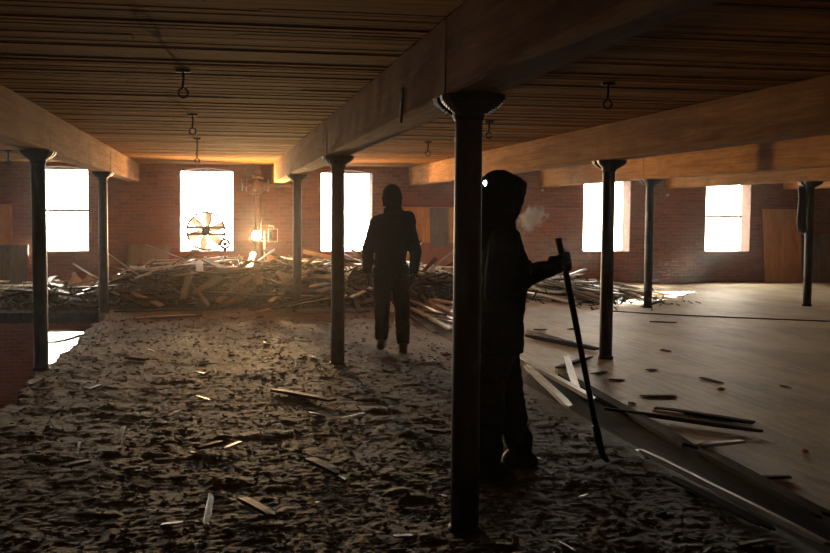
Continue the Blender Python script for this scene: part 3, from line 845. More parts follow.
# boards sticking out of the heap
hero(at_y(145, 244, 17.6), at_y(217, 272, 18.2), .022, .022, 'board_c', 'long thin stick slanting across the left end of the heap below the window', 'stick', 'long_stick', jag=.3)
hero(at_y(120, 305, 16.9), at_y(191, 264, 18.2), .10, .11, 'board_b', 'thick dark timber propped diagonally up the left end of the heap', 'timber', 'broken_timber')
hero(at_y(200, 274, 18.3), at_y(206, 256, 18.4), .06, .02, 'board_c', 'short pale board poking straight up below the fan window', roll=1.3)
hero(at_y(214, 275, 17.9), at_y(232, 266, 18.2), .13, .02, 'board_c', 'wide pale board lying tilted on top of the heap under the fan', roll=.6)
hero(at_y(258, 280, 18.1), at_y(237, 254, 18.3), .07, .02, 'board_c', 'pale lath leaning up left toward the glowing work lamp', roll=1.0)
hero(at_y(252, 277, 18.0), at_y(233, 262, 18.2), .05, .02, 'board_a', 'shorter dull lath leaning beside the pale lath left of the work lamp', roll=.8)
hero(at_y(290, 281, 18.0), at_y(290, 261, 18.1), .07, .04, 'board_a', 'stubby upright board just left of the column beside the heap', roll=.9)
hero(at_y(302, 251, 18.6), at_y(336, 259, 18.4), .09, .03, 'board_c', 'pale plank lying level on the heap top between the two middle columns', roll=.6)
hero(at_y(303, 279, 18.0), at_y(330, 262, 18.4), .10, .03, 'board_a', 'grey board rising rightward on the heap between the two middle columns', roll=.7)
hero(at_y(344, 262, 18.0), at_y(366, 270, 18.0), .10, .025, 'board_c', 'pale board on the heap just left of the walking person', roll=.9)
hero(at_y(66, 299, 17.6), at_y(78, 277, 17.9), .17, .025, 'board_c', 'wide pale broken board propped up left of the rear left column, leftmost of its cluster', roll=.8)
hero(at_y(78, 303, 17.2), at_y(90, 292, 17.4), .20, .025, 'board_c', 'short pale broken board lying lowest in the cluster left of the rear left column', roll=.8)
hero(at_y(80, 292, 17.7), at_y(93, 277, 18.0), .17, .025, 'board_a', 'dull broken board propped highest at right in the cluster by the rear left column', roll=.8)
hero(at_y(73, 272, 18.0), at_y(82, 290, 17.9), .07, .025, 'board_c', 'narrow pale stick crossing behind the cluster by the rear left column', roll=.8)
hero(at_y(448, 279, 17.8), at_y(431, 263, 18.3), .09, .02, 'board_c', 'pale board leaning up left at the right end of the long heap', roll=.7)
hero(at_y(447, 303, 16.4), at_y(414, 285, 17.0), .17, .03, 'board_a', 'wide brownish board sloping down at the right end of the long heap', roll=.35)
hero(at_y(452, 288, 17.0), at_y(424, 272, 17.8), .08, .03, 'board_b', 'brown board sloping down above the wide board at the right end of the heap', roll=.5)
hero(at_y(640, 308, 15.6), at_y(662, 300, 15.75), .07, .03, 'board_b', 'dark lath end jutting from the low pile beside the slim column')
hero(at_y(617, 292, 17.6), at_y(642, 297, 17.3), .09, .03, 'board_a', 'grey board end sticking out at the right of the low lath pile', roll=.5)

def lay(a, b, w, t, mat, label, z=0, z2=None, **kw):
    p = at_z(*a, z); q = at_z(*b, z if z2 is None else z2)
    p.z += t/2+.003; q.z += t/2+.003; return hero(p, q, w, t, mat, label, **kw)
rh = random.Random(21)
for i in range(46):                          # more of the same boards, caught upright or leaning on top of the heap
    x = rh.choice((rh.uniform(-1.6, 3.9), rh.uniform(2.6, 4.3), rh.uniform(-3.4, 3.9))); y = rh.uniform(16.7, 18.9)
    if abs(x-.72) < .12: continue
    z = hA(x, y)*ka(x)-.02; L = rh.uniform(.35, .85); a = rh.uniform(.12, .75); t = rh.choice((rh.uniform(-.5, .5), PI+rh.uniform(-.5, .5), rh.uniform(0, 6.28)))
    p = Vector((x, y, z)); q = p + Vector((math.cos(a)*math.cos(t), math.cos(a)*math.sin(t), math.sin(a)))*L
    if q.y > 20.7: continue
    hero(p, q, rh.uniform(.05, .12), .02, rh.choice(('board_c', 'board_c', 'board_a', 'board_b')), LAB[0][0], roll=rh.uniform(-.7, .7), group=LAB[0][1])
# laths lying along the floor edge behind the walking person
lay((411, 309), (452, 331), .07, .03, 'board_c', 'pale lath lying along the floor edge right of the walking person, lowest of its bundle', z=.02)
lay((413, 303), (455, 322), .06, .03, 'board_a', 'grey lath in the bundle right of the walking person, second from below', z=.03)
lay((416, 299), (460, 316), .09, .03, 'board_c', 'broad pale board in the bundle right of the walking person', z=.04)
lay((409, 316), (436, 334), .05, .03, 'board_d', 'dark lath nearest the walking person beside the floor edge', z=.0)
lay((430, 300), (456, 305), .14, .03, 'board_c', 'short pale board crossing the top of the lath bundle right of the walking person', z=.09)
lay((425, 313), (447, 316), .05, .03, 'board_b', 'short brown lath crossing the bundle right of the walking person', z=.06)
# laths and scraps on the near floor: label, two ends (picture point on the floor), width, thickness, material
lay((640, 453), (829, 549), .028, .03, 'board_a', 'long narrow lath running along the floor edge to the bottom right corner', z=.012, jag=.3)
lay((637, 452), (649, 461), .04, .02, 'board_c', 'short pale offcut at the upper end of the long lath', z=.0)
lay((667, 478), (775, 533), .06, .02, 'board_d', 'dark lath lying parallel just below the long narrow lath', z=.0)
lay((526, 367), (571, 410), .062, .03, 'board_c', 'pale board lying beside the hooded person\'s knee', z=.02)
lay((525, 363), (598, 404), .055, .035, 'board_a', 'grey board edge running from behind the knee toward the pole tool', z=.03)
lay((560, 375), (690, 450), .10, .03, 'board_d', 'long dark plank along the floor edge passing behind the foot of the pole tool', z=.0)
lay((700, 452), (829, 522), .09, .03, 'board_d', 'dark plank along the floor edge at the lower right', z=.0)
lay((524, 337), (600, 352), .07, .045, 'board_d', 'dark board lying from behind the hooded person to the column foot', z=.005)
lay((526, 331), (572, 343), .05, .03, 'board_a', 'grey board behind the dark board near the column foot', z=.0)
lay((566, 357), (577, 392), .062, .02, 'board_c', 'bright pale short board pointing at the camera, left of the pole tool', z=.05, z2=.02)
lay((556, 370), (592, 358), .05, .03, 'board_b', 'short dark board crossed under the bright pale one', z=.0)
lay((605, 411), (763, 434), .03, .03, 'board_d', 'long thin dark strip pointing right across the pale floor', z=.01, jag=.3)
lay((650, 409), (755, 425), .06, .025, 'board_d', 'dark splintered board just behind the long thin strip', z=.0)
lay((650, 412), (684, 416), .025, .02, 'board_c', 'small pale sliver beside the dark splintered board', z=.03)
lay((700, 448), (745, 443), .045, .02, 'board_a', 'short grey piece with a bright end in front of the long thin strip', z=.02, z2=.05)
lay((696, 451), (712, 444), .05, .025, 'board_b', 'stubby dark piece under the short grey piece', z=.0)
lay((720, 458), (757, 480), .06, .02, 'board_a', 'greyish short board at lower right, slanting down', z=.0)
lay((752, 480), (791, 479), .035, .02, 'board_b', 'small dark stick touching the lower end of the slanting grey board', z=.0)
lay((640, 397), (677, 397), 0.068, .010, 'board_d', 'flat dark chip lying sideways in the middle of the pale floor', z=.0, name='wood_chip', cat='wood chip')
lay((700, 378), (722, 384), 0.053, .010, 'board_d', 'dark chip just above the yellow scrap', z=.0, name='wood_chip', cat='wood chip')
lay((649, 322), (677, 323), 0.090, .010, 'board_d', 'flat dark chip farthest back on the pale floor', z=.0, name='wood_chip', cat='wood chip')
lay((661, 350), (670, 352), 0.053, .010, 'board_d', 'small dark chip in the middle of the pale floor', z=.0, name='wood_chip', cat='wood chip')
lay((647, 371), (655, 370), 0.053, .010, 'board_d', 'tiny dark lump above the sideways flat chip', z=.0, name='wood_chip', cat='wood chip')
lay((592, 375), (606, 372), 0.053, .010, 'board_d', 'dark chip beside the pole tool shaft', z=.0, name='wood_chip', cat='wood chip')
lay((608, 380), (625, 381), 0.053, .010, 'board_d', 'ragged dark chip right of the pole tool shaft', z=.0, name='wood_chip', cat='wood chip')
lay((533, 330), (547, 330), 0.075, .010, 'board_d', 'dark chip lying just right of the hooded person, back of the floor', z=.0, name='wood_chip', cat='wood chip')
lay((568, 330), (576, 329), 0.060, .010, 'board_d', 'small dark chip seen just left of the pole tool shaft', z=.0, name='wood_chip', cat='wood chip')
lay((780, 386), (790, 389), 0.038, .010, 'board_d', 'small dark crumb near the right edge of the view', z=.0, name='wood_chip', cat='wood chip')
lay((630, 403), (634, 405), 0.038, .010, 'board_d', 'tiny dark crumb left of the sideways flat chip', z=.0, name='wood_chip', cat='wood chip')
# scraps on the rubble
def onrub(px, py):
    p = at_z(px, py, .02)
    for _ in range(4): p = at_z(px, py, hgt(p.x, p.y))
    return p
def scrap(a, b, w, t, mat, label, up=.01, up2=None, **kw):
    p, q = onrub(*a), onrub(*b); p.z += up+t/2; q.z += (up if up2 is None else up2)+t/2
    return hero(p, q, w, t, mat, label, **kw)
scrap((205, 529), (212, 506), .035, .008, 'board_c', 'pale curled splinter standing up in the dirt near the bottom left', up=.0, up2=.06, name='splinter', cat='splinter', roll=.8)
scrap((240, 503), (275, 522), .05, .02, 'board_b', 'brown splintered board right of the pale curled splinter', up=.02)
scrap((308, 464), (342, 480), .07, .02, 'board_b', 'dark short board half sunk in the dirt, centre foreground', up=.025)
scrap((270, 393), (335, 405), .07, .025, 'board_b', 'long dark broken board in the dirt left of the middle column', up=.02)
scrap((340, 422), (366, 416), .02, .01, 'board_a', 'thin stick on the dirt below the middle column', up=.02, name='splinter', cat='splinter')
scrap((197, 453), (224, 446), .04, .02, 'board_b', 'dark chunk of board in the left middle of the dirt', up=.02)
scrap((223, 454), (241, 446), .03, .015, 'board_a', 'thin grey board beside the dark chunk in the left middle', up=.02)
scrap((119, 443), (124, 431), .025, .008, 'board_c', 'small pale splinter standing upright at left in the dirt', up=0, up2=.03, name='splinter', cat='splinter')
scrap((76, 460), (80, 446), .016, .008, 'board_a', 'thin upright splinter at far left in the dirt', up=0, up2=.03, name='splinter', cat='splinter')
scrap((168, 420), (178, 414), .03, .01, 'board_c', 'small pale curled chip at left, below the hole column', up=.02, name='splinter', cat='splinter')
scrap((126, 360), (148, 362), .07, .03, 'board_b', 'dark flat board in the dirt right of the near hole column', up=.01)
scrap((410, 369), (424, 364), .02, .01, 'board_c', 'pale splinter on the dirt just below the walking person', up=.02, name='splinter', cat='splinter')
scrap((425, 434), (447, 437), .05, .02, 'board_b', 'dark board stub left of the nearest column', up=.02)
scrap((62, 472), (90, 466), .05, .02, 'board_b', 'dark board stub at the far left foreground', up=.02)
CH = ['board_a', 'board_b', 'board_c']
cm = [board_mesh(L, W, T, M[c], 'wood_chip', 1.4, 0, 3) for L, W, T, c in ((.10, .03, .008, 'board_a'), (.07, .025, .008, 'board_b'), (.05, .03, .006, 'board_c'), (.14, .025, .01, 'board_b'), (.09, .04, .01, 'board_a'))]
rc = random.Random(9)
for i in range(90):
    y = 4.2+11*rc.random()**1.4; x = rc.uniform(max(-1.45, -.15*y), 2.4)
    o = bpy.data.objects.new('wood_chip', rc.choice(cm)); C.objects.link(o)
    o.location = (x, y, hgt(x, y)+.012); o.rotation_euler = (rc.uniform(-.35, .35), rc.uniform(-.35, .35), rc.uniform(0, 6.28)); s = rc.uniform(.7, 1.5); o.scale = (s, s, s)
    tag(o, 'small wood chip lying on the dirt of the left floor', 'wood chip', 'wood chips on the dirt of the left floor')
# torn strip over the hole
p = at_z(84, 335, -.02); q = at_z(46, 344, -.10)
hero(p, q, .07, .02, 'board_b', 'dark torn strip sticking out over the floor hole against the lower window', name='torn_floor_strip', cat='board', bend=.02)
hero(at_z(44, 377, .01), at_z(26, 384, .06), .03, .02, 'board_b', 'splinter jutting over the hole edge at the foot of the near hole column', name='splinter', cat='splinter')
# coloured scraps
def lump(name, px, py, s, mat, label, cat):
    p = at_z(px, py, 0); bm = bmesh.new(); r = bmesh.ops.create_icosphere(bm, subdivisions=3, radius=1)
    for v in r['verts']:
        n = noise.noise(v.co*2.2+Vector((px, 0, 0))); v.co = v.co*(1+.5*n)*s; v.co.z = v.co.z*.55
    zmin = min(v.co.z for v in bm.verts)
    for v in bm.verts: v.co.z -= zmin
    o = mobj(name, bm, M[mat], None, True, label=label, cat=cat); o.location = p; return o
lump('crumpled_wrapper', 805, 453, .022, 'red', 'small crumpled red scrap on the pale floor at right', 'scrap')
lump('crumpled_scrap', 721, 391, .030, 'yellow', 'small crumpled yellow scrap on the pale floor', 'scrap')

# thin cable across the back of the pale floor
bm = bmesh.new(); pts = [at_z(605, 311), at_z(650, 314), at_z(700, 316.5), at_z(760, 319), at_z(835, 322), at_z(900, 324)]
pts = [Vector((p.x, p.y, .007)) for p in pts]; tube(bm, pts, .009, 8)
mobj('floor_cable', bm, M['rubber'], None, True, label='thin dark cable lying across the back of the pale floor', cat='cable')
bm = bmesh.new(); pts = [(at_z(*p).x, at_z(*p).y, .007) for p in ((480, 303), (520, 306), (560, 309), (605, 311))]

# ------------------------------------------------------------------ ceiling hooks
def hook(px, py, bottom, label, hz=None):
    p = at_z(px, py, ZC-.01); q = at_y(px, bottom, p.y); L = max(.06, (ZC-q.z))
    r = empty('ceiling_hook', (p.x, p.y, ZC-.004), label=label, cat='hook', group='iron hooks hanging from the plank ceiling')
    bm = bmesh.new(); box(bm, -.045, .045, -.018, .018, -.014, .004); mobj('ceiling_plate', bm, M['iron'], r, bevel=.003)
    R = min(.030, L*.17); bm = bmesh.new(); tube(bm, [(0, 0, -.01), (.003, 0, -L*.3), (-.003, 0, -L*.6), (0, 0, -L+2*R)], .008, 8); mobj('rod', bm, M['iron'], r, True)
    bm = bmesh.new(); tube(bm, [(R*math.cos(t), 0, -L+R+R*math.sin(t)) for t in np.linspace(PI/2, PI/2+2*PI*.97, 18)], .0065, 8); mobj('ring', bm, M['iron'], r, True)
hook(183, 71, 97, 'largest iron ceiling hook, nearest the camera in the left bay')
hook(192.5, 115, 134, 'iron ceiling hook second in line in the left bay')
hook(197, 139, 163, 'iron ceiling hook right above the fan window')
hook(8, 151, 164, 'iron ceiling hook at the far left edge of the view')
hook(428, 142, 156, 'iron ceiling hook above the walking person')
hook(489, 122, 138, 'iron ceiling hook just above the hood, right of the nearest column')
hook(608, 84, 108, 'barely visible dark iron ceiling hook in the right bay')
# strap on the central beam
XB = X0+SX-.118
t_, b_ = at_x(403, 88, XB), at_x(400, 124, XB)
r = empty('beam_strap', (XB, t_.y, t_.z), label='dark forked iron strap nailed on the left face of the central beam', cat='iron strap')
h = t_.z-b_.z; bm = bmesh.new()
for dy in (-.022, .022): box(bm, -.010, 0, dy-.008, dy+.008, -h*.4, 0)
mobj('fork', bm, M['iron'], r, bevel=.002)
bm = bmesh.new(); vs = box(bm, -.014, 0, -.026, .026, -h*1.0, -h*.36)
for v in vs:
    if v.co.z < -h*.7: v.co.y = v.co.y*.4+.02
mobj('blade', bm, M['iron'], r, bevel=.002)
# porcelain knobs
for i, (px, py, lab) in enumerate(((543, 190, 'small pale porcelain knob below the beam end, left of the window behind the pole'), (668, 195, 'small pale porcelain knob below the beam end, left of the rightmost window'))):
    p = at_y(px, py, WY-.05); r = empty('insulator_knob', (p.x, WY, p.z), label=lab, cat='insulator')
    bm = bmesh.new(); tube(bm, [(0, 0, 0), (0, -.02, 0), (0, -.028, 0), (0, -.036, 0), (0, -.055, 0)], [.028, .028, .018, .026, .022], 14); mobj('knob', bm, M['porcelain'], r, True)
    bm = bmesh.new(); tube(bm, [(0, -.03, .02), (.002, -.04, .09)], .004, 6); mobj('wire', bm, M['iron'], r, True)

# ------------------------------------------------------------------ fan standing in the second window
fc = at_y(206, 231, WY+.18); R = .40
fan = empty('exhaust_fan', (fc.x, WY+.18, WZ0+.012), label='large round window fan with wire ring standing in the window left of the work lamp', cat='fan')
cz = fc.z-(WZ0+.012); R = min(R, cz-.008)
bm = bmesh.new()
for dy in (-.07, .07): tube(bm, [((R-.02)*math.cos(t), dy, cz+(R-.02)*math.sin(t)) for t in np.linspace(0, 2*PI, 48, endpoint=False)], .019, 8, True)
for q in range(12):
    t = 2*PI*q/12; tube(bm, [(R*math.cos(t), -.07, cz+R*math.sin(t)), (R*math.cos(t), .07, cz+R*math.sin(t))], .004, 5)
mobj('ring_guard', bm, M['fan'], fan, True)
for z in (cz+.045, cz-.085):
    bm = bmesh.new(); box(bm, -R, R, -.088, -.070, z, z+.05); mobj('crossbar', bm, M['fan'], fan, bevel=.003)
bm = bmesh.new(); tube(bm, [(0, -.14, cz), (0, -.13, cz), (0, .0, cz), (0, .02, cz)], [.05, .085, .085, .06], 24); mobj('motor', bm, M['iron'], fan, True)
for q in range(6):
    t = 2*PI*q/6+.35; vs = []; fs = []
    for i in range(7):
        rr = .06+(R-.09)*i/6; wd = .05+.10*math.sin(PI*(i/6)**.8*.75)
        for j in range(5):
            a = (j/4-.5)*wd; vs.append((rr*math.cos(t)-a*math.sin(t), .02+a*.45+.004, cz+rr*math.sin(t)+a*math.cos(t)))
    n0 = len(vs); vs += [(x, y+.006, z) for x, y, z in vs]
    for i in range(6):
        for j in range(4):
            k = i*5+j; fs.append((k, k+1, k+6, k+5)); fs.append((n0+k+5, n0+k+6, n0+k+1, n0+k))
    for i in range(6):
        for e in (0, 4): k = i*5+e; fs.append((k, k+5, n0+k+5, n0+k) if e == 0 else (k+5, k, n0+k, n0+k+5))
    for j in range(4): fs.append((j+1, j, n0+j, n0+j+1)); fs.append((30+j, 31+j, n0+31+j, n0+30+j))
    mobj('blade', (vs, fs), M['blade'], fan, True)
bm = bmesh.new(); box(bm, -R*.75, -R*.35, -.06, .06, -.008, .03); mobj('foot', bm, M['iron'], fan, bevel=.004)
bm = bmesh.new(); box(bm, R*.1, R*.7, -.06, .06, -.008, .012); mobj('foot', bm, M['iron'], fan, bevel=.003)
mc = at_y(225, 244, WY+.06)
mo = empty('belt_pulley', (mc.x, WY+.06, WZ0+.012), label='small dark spoked wheel in the lower right corner of the fan window', cat='pulley')
z0 = mc.z-(WZ0+.012); bm = bmesh.new(); rr = .085
tube(bm, [(rr*math.cos(t), 0, z0+rr*math.sin(t)) for t in np.linspace(0, 2*PI, 28, endpoint=False)], .022, 8, True)
mobj('rim', bm, M['iron'], mo, True)
bm = bmesh.new()
for q in range(5): t = q*2*PI/5+.3; tube(bm, [(0, 0, z0), (rr*math.cos(t), 0, z0+rr*math.sin(t))], .016, 6)
tube(bm, [(0, -.03, z0), (0, .03, z0)], .042, 12); mobj('spokes', bm, M['iron'], mo, True)
bm = bmesh.new(); box(bm, -.03, .03, -.03, .03, -.0, z0-rr); mobj('bracket', bm, M['iron'], mo)

# ------------------------------------------------------------------ standpipe and valve
px_ = at_y(258, 200, WY-.16).x; PY = WY-.16
pipe = empty('standpipe', (px_, PY, 0), label='rusty vertical standpipe with a big valve on the brick wall behind the work lamp', cat='pipe')
def zz_at(py): return at_y(258, py, PY).z
bm = bmesh.new(); tube(bm, [(0, 0, 0), (0, 0, zz_at(194))], .062, 18); mobj('riser', bm, M['rust'], pipe, True)
bm = bmesh.new(); tube(bm, [(0, 0, zz_at(178)), (0, 0, ZC-.01)], .075, 18)
tube(bm, [(0, 0, zz_at(178)-.01), (0, 0, zz_at(178)+.05)], .11, 18); mobj('upper_pipe', bm, M['rust'], pipe, True)
zv = zz_at(186); bm = bmesh.new()
capsule(bm, (0, 0, zv-.03), .12, (0, 0, zv+.03), .12); tube(bm, [(-.22, 0, zv), (.22, 0, zv)], [.06, .085], 16)
tube(bm, [(0, 0, zv-.17), (0, 0, zv-.14)], .13, 20); tube(bm, [(0, 0, zv-.15), (0, 0, zv+.16)], .075, 18)
for s in (-1, 1): tube(bm, [(s*.19, 0, zv), (s*.225, 0, zv)], .115, 20)
mobj('valve_body', bm, M['rust'], pipe, True)
bm = bmesh.new(); tube(bm, [(.22, 0, zv), (.62, 0, zv+.03), (.70, .02, zv+.03)], .042, 14); mobj('branch_pipe', bm, M['rust'], pipe, True)
bm = bmesh.new(); rr = .085; hx = -.30
tube(bm, [(hx, rr*math.cos(t), zv+rr*math.sin(t)) for t in np.linspace(0, 2*PI, 22, endpoint=False)], .012, 8, True)
tube(bm, [(-.22, 0, zv), (hx-.01, 0, zv)], .016, 8)
for t in (0, PI/2): tube(bm, [(hx, -rr*math.cos(t), zv-rr*math.sin(t)), (hx, rr*math.cos(t), zv+rr*math.sin(t))], .008, 6)
mobj('handwheel', bm, M['rust'], pipe, True)

# ------------------------------------------------------------------ work lamp on its stand
LY = 20.1
lc = at_y(256.5, 235.5, LY); sx_ = at_y(264.5, 250, LY).x
lamp = empty('work_lamp', (sx_, LY, .16), label='glowing work lamp on a pale stand before the brick wall, right of the fan window', cat='work lamp')
def L_(px, py): v = at_y(px, py, LY); return Vector((v.x-sx_, 0, v.z-.16))
bm = bmesh.new(); tube(bm, [(0, 0, 0), (0, 0, L_(264, 231).z)], .014, 10); mobj('pole', bm, M['porcelain'], lamp, True)
for a in (0, 2.1, 4.2):
    bm = bmesh.new(); tube(bm, [(0, 0, .24), (.30*math.cos(a+.4), .30*math.sin(a+.4), 0.03)], .011, 8); mobj('leg', bm, M['white'], lamp, True)
bm = bmesh.new(); tube(bm, [L_(252, 241), L_(281, 241)], .010, 8); mobj('crossbar', bm, M['rust'], lamp, True)
c = L_(256.5, 235.5); bm = bmesh.new(); box(bm, c.x-.10, c.x+.10, .01, .08, c.z-.10, c.z+.10); hd = mobj('lit_head', bm, M['iron'], lamp, bevel=.008)
bm = bmesh.new(); tube(bm, [(c.x, -.012, c.z), (c.x, .009, c.z)], .092, 24); mobj('glowing_lens', bm, mat_emit('halogen', (1, .80, .50), 45), hd)
bm = bmesh.new(); a0, a1 = L_(268.5, 229), L_(277.5, 242)
tube(bm, [(a0.x, 0, a0.z), (a1.x, 0, a0.z), (a1.x, 0, a1.z), (a0.x, 0, a1.z)], .009, 6, True); tube(bm, [(a0.x+.10, 0, a0.z), (a0.x+.10, 0, a0.z+.05), (a0.x, 0, a0.z+.06)], .007, 6)
mobj('guard_frame', bm, M['white'], lamp, True, label='empty pale guard frame beside the lit lamp')
bm = bmesh.new(); box(bm, a0.x+.02, a0.x+.07, .0, .10, a1.z+.06, a0.z-.05); mobj('unlit_head', bm, M['iron'], lamp, bevel=.006)
bm = bmesh.new(); tube(bm, [(c.x, .05, c.z-.06), (c.x-.03, .06, c.z-.3), (c.x+.01, .05, c.z-.6), (c.x-.02, .06, 0.06)], .006, 6); mobj('cord', bm, M['rubber'], lamp, True)

# ------------------------------------------------------------------ panels against the wall
def panel(pxa, pya, pxb, pyb, mat, label, lean=.14, foot=.0, name='plywood_sheet', skew=0, t=.018, yoff=0):
    """a sheet leaning on the window wall, given by its top-left and bottom-right picture points"""
    a = at_y(pxa, pya, WY-.05-yoff); b = at_y(pxb, pyb, WY-lean-yoff); w = b.x-a.x; h = a.z-foot
    ang = math.asin(min(.9, (lean)/max(h, .2))); bm = bmesh.new(); vs = box(bm, 0, w, -t, 0, 0, math.hypot(h, lean))
    for v in vs:
        if v.co.z > .1: v.co.x += skew
    o = mobj(name, bm, M[mat], label=label, cat='sheet'); o.location = (a.x-skew, WY-lean-.03-yoff, foot); o.rotation_euler = (-ang, 0, 0); return o
panel(763, 209, 800, 283, 'ply', 'tall orange brown plywood sheet leaning on the brick wall right of the rightmost window', skew=-.03)
panel(802, 237, 822, 284, 'ply_grey', 'lower grey brown sheet leaning on the wall behind the far right column')
panel(820, 234, 850, 284, 'ply_grey', 'pale grey sheet leaning on the wall at the right edge of the view', yoff=.06)
panel(-30, 204, 12.5, 285, 'ply', 'tall brown plywood sheet leaning on the wall at the left edge of the view', foot=.02)
panel(-10, 245, 28, 285, 'ply_grey', 'low brown sheet standing in front of the tall sheet at the left edge', yoff=.14, foot=.02)
panel(129, 245, 172, 285, 'ply_grey', 'dull brown sheet leaning on the wall behind the left end of the heap', skew=.12, foot=.05)
panel(402, 207, 462, 285, 'ply', 'wide orange painted sheet on the brick wall right of the walking person', foot=.02)
panel(430, 208, 449, 285, 'ply_grey', 'narrow grey sheet in front of the wide orange sheet', yoff=.03, foot=.02)
panel(416, 243, 466, 285, 'ply_red', 'low reddish sheet in front of the grey and orange sheets', yoff=.09, foot=.02)
# black coil on the far right column
cx_, cy_ = X0+SX*4-.12, YC[2]-.02
coil = empty('hose_coil', (cx_, cy_, 1.93), -.54, label='black coiled hose hanging edge on against the far right column', cat='hose')
t0, b0 = at_y(800, 190, cy_).z, at_y(800, 232, cy_).z; A = (1.93-b0)/2
for i, (dx, k) in enumerate(((0, 1), (-.035, .97), (-.065, .93), (.02, .9))):
    bm = bmesh.new(); tube(bm, [(dx+.01*math.sin(3*t), .13*k*math.cos(t), -A+A*k*math.sin(t)) for t in np.linspace(0, 2*PI, 32, endpoint=False)], .030, 8, True); mobj('hose_loop', bm, M['rubber'], coil, True)
bm = bmesh.new(); tube(bm, [(.06, 0, .04), (-.02, 0, .05), (-.08, 0, .01), (-.09, 0, .05)], .009, 8); mobj('hanger', bm, M['iron'], coil, True)
# ------------------------------------------------------------------ hooded person with the pole tool
HP = at_z(500, 471, 0); HP.z = hgt(HP.x, HP.y)-.005
PF = fx.copy(); PLft = fy.copy()            # faces right in the picture, left side away from the camera
def W2(v): return HP + PF*v[0] + PLft*v[1] + zz*v[2]
def LP(px, py, ly):
    """picture point on the plane ly metres to the person's left, in the person's own frame"""
    d = ray(px, py); o = Vector((0, 0, EYE)); t = ((HP-o).dot(PLft)+ly)/d.dot(PLft); p = o+d*t-HP
    return Vector((p.dot(PF), ly, p.z))
hooded = empty('person', HP, -YAW, label='person in a dark hood and jacket standing sideways, gripping a long pole tool', cat='person')
YP = .20                                    # the tool stands on the far side
tool_top, tool_hand, tool_low = LP(558, 238, YP-.03), LP(564, 263, YP), LP(598.5, 440, YP+.04)
tool_foot = LP(603, 458, YP+.045); tool_tip = LP(611, 464, YP+.05)
ax = (tool_top-tool_low).normalized()
wrist = LP(553.5, 267.5, YP); elbow = LP(519, 278, YP+.05); shl = Vector((.0, .185, 1.33))
def arm_near(bm, g):
    # near arm folded, hand at the chest
    s, e, w = Vector((-.01, -.20, 1.32)), Vector((-.05, -.24, 1.06)), Vector((.105, -.165, 1.12))
    capsule(bm, s, .070+g, e, .050+g); capsule(bm, e, .048+g, w, .034+g); return w
def hand_grip(bm, g, wr, c, axis, rp, side):
    """palm behind the tool, four fingers wrapped round it, thumb over the top"""
    axis = axis.normalized(); f = (c-wr); f = (f-axis*f.dot(axis)).normalized(); n = axis.cross(f)*side
    pal = c - f*(rp+.014)
    capsule(bm, wr, .028+g, pal-f*.03, .032+g, tuple(n), .8); capsule(bm, pal-f*.03-axis*.028, .024+g, pal-axis*.030+n*.012, .016+g); capsule(bm, pal-f*.03+axis*.028, .024+g, pal+axis*.030+n*.012, .016+g)
    capsule(bm, pal-axis*.032, .017+g, pal+axis*.032, .017+g)
    for i, (o, r) in enumerate(((.036, .0088), (.013, .0094), (-.010, .009), (-.032, .0078))):
        R = rp+r+g*.6; pts = []
        for t in (170, 120, 65, 10, -50, -95 + (8 if i in (0, 3) else 0)):
            q = math.radians(t); pts.append(c + axis*(o-.004*(t < 60)) + f*(math.cos(q)*R) + n*(math.sin(q)*R))
        for a, b in zip(pts, pts[1:]): capsule(bm, a, r+g, b, r*.96+g, n=10, m=4)
    r = .0105; pts = [pal-f*.015+axis*.030, c-n*(rp+.014)*.7-f*.018+axis*.045, c-n*(rp+r+g)+f*.004+axis*.052, c-n*(rp+r+g)*.4+f*(rp+r)*.95+axis*.050]
    for a, b in zip(pts, pts[1:]): capsule(bm, a, r+g, b, r*.9+g, n=10, m=4)
def hand_open(bm, g, wr, d, pn, tips, mirror=1, s=1.0):
    """relaxed hand: wr wrist, d pointing direction, pn palm normal"""
    d = d.normalized(); pn = (pn-d*pn.dot(d)).normalized(); sd = d.cross(pn)*mirror
    capsule(bm, wr, .026*s+g, wr+d*.055*s, .034*s+g, tuple(pn), .6); K = []
    for i in range(4):
        k = wr + d*(.088-.004*abs(i-1.3))*s + sd*(.030-.020*i)*s; K.append(k); capsule(bm, wr+d*.03*s+sd*(.016-.011*i)*s, .014*s+g, k, .0105*s+g, n=10, m=4)
    for i, k in enumerate(K):
        L = (.040, .045, .042, .032)[i]*s; r = (.0088, .0092, .0088, .0078)[i]*s; p = k; a = tips*(.8+.1*i); v = d
        for j, f in enumerate((1, .68, .52)):
            a2 = a*(j+.6); v = d*math.cos(a2)+pn*math.sin(a2)+sd*(.05-.035*i); q = p+v*L*f; capsule(bm, p, r+g, q, r*.92+g, n=10, m=4); p = q; r *= .93
    p0 = wr+d*.022*s+sd*.022*s; p1 = p0+(d*.6+sd*.7+pn*.25).normalized()*.036*s; p2 = p1+(d*.9+sd*.25+pn*.3).normalized()*.030*s; p3 = p2+(d+pn*.35).normalized()*.022*s
    for a, b, r in ((p0, p1, .013), (p1, p2, .0105), (p2, p3, .0095)): capsule(bm, a, r*s+g, b, r*.92*s+g, n=10, m=4)
def foot(bm, a, toe, g=0, k=1):
    """a foot / boot from ankle a to the toe point"""
    a, toe = Vector(a), Vector(toe); d = (toe-a); d.z = 0; d.normalize(); h = a-d*.045
    capsule(bm, a, .042*k+g, (h.x, h.y, toe.z+.01), .040*k+g); capsule(bm, (h.x, h.y, toe.z+.005), .038*k+g, toe, .036*k+g, (0, 0, 1), .75); capsule(bm, a, .040*k+g, toe+Vector((0, 0, .005)), .032*k+g)

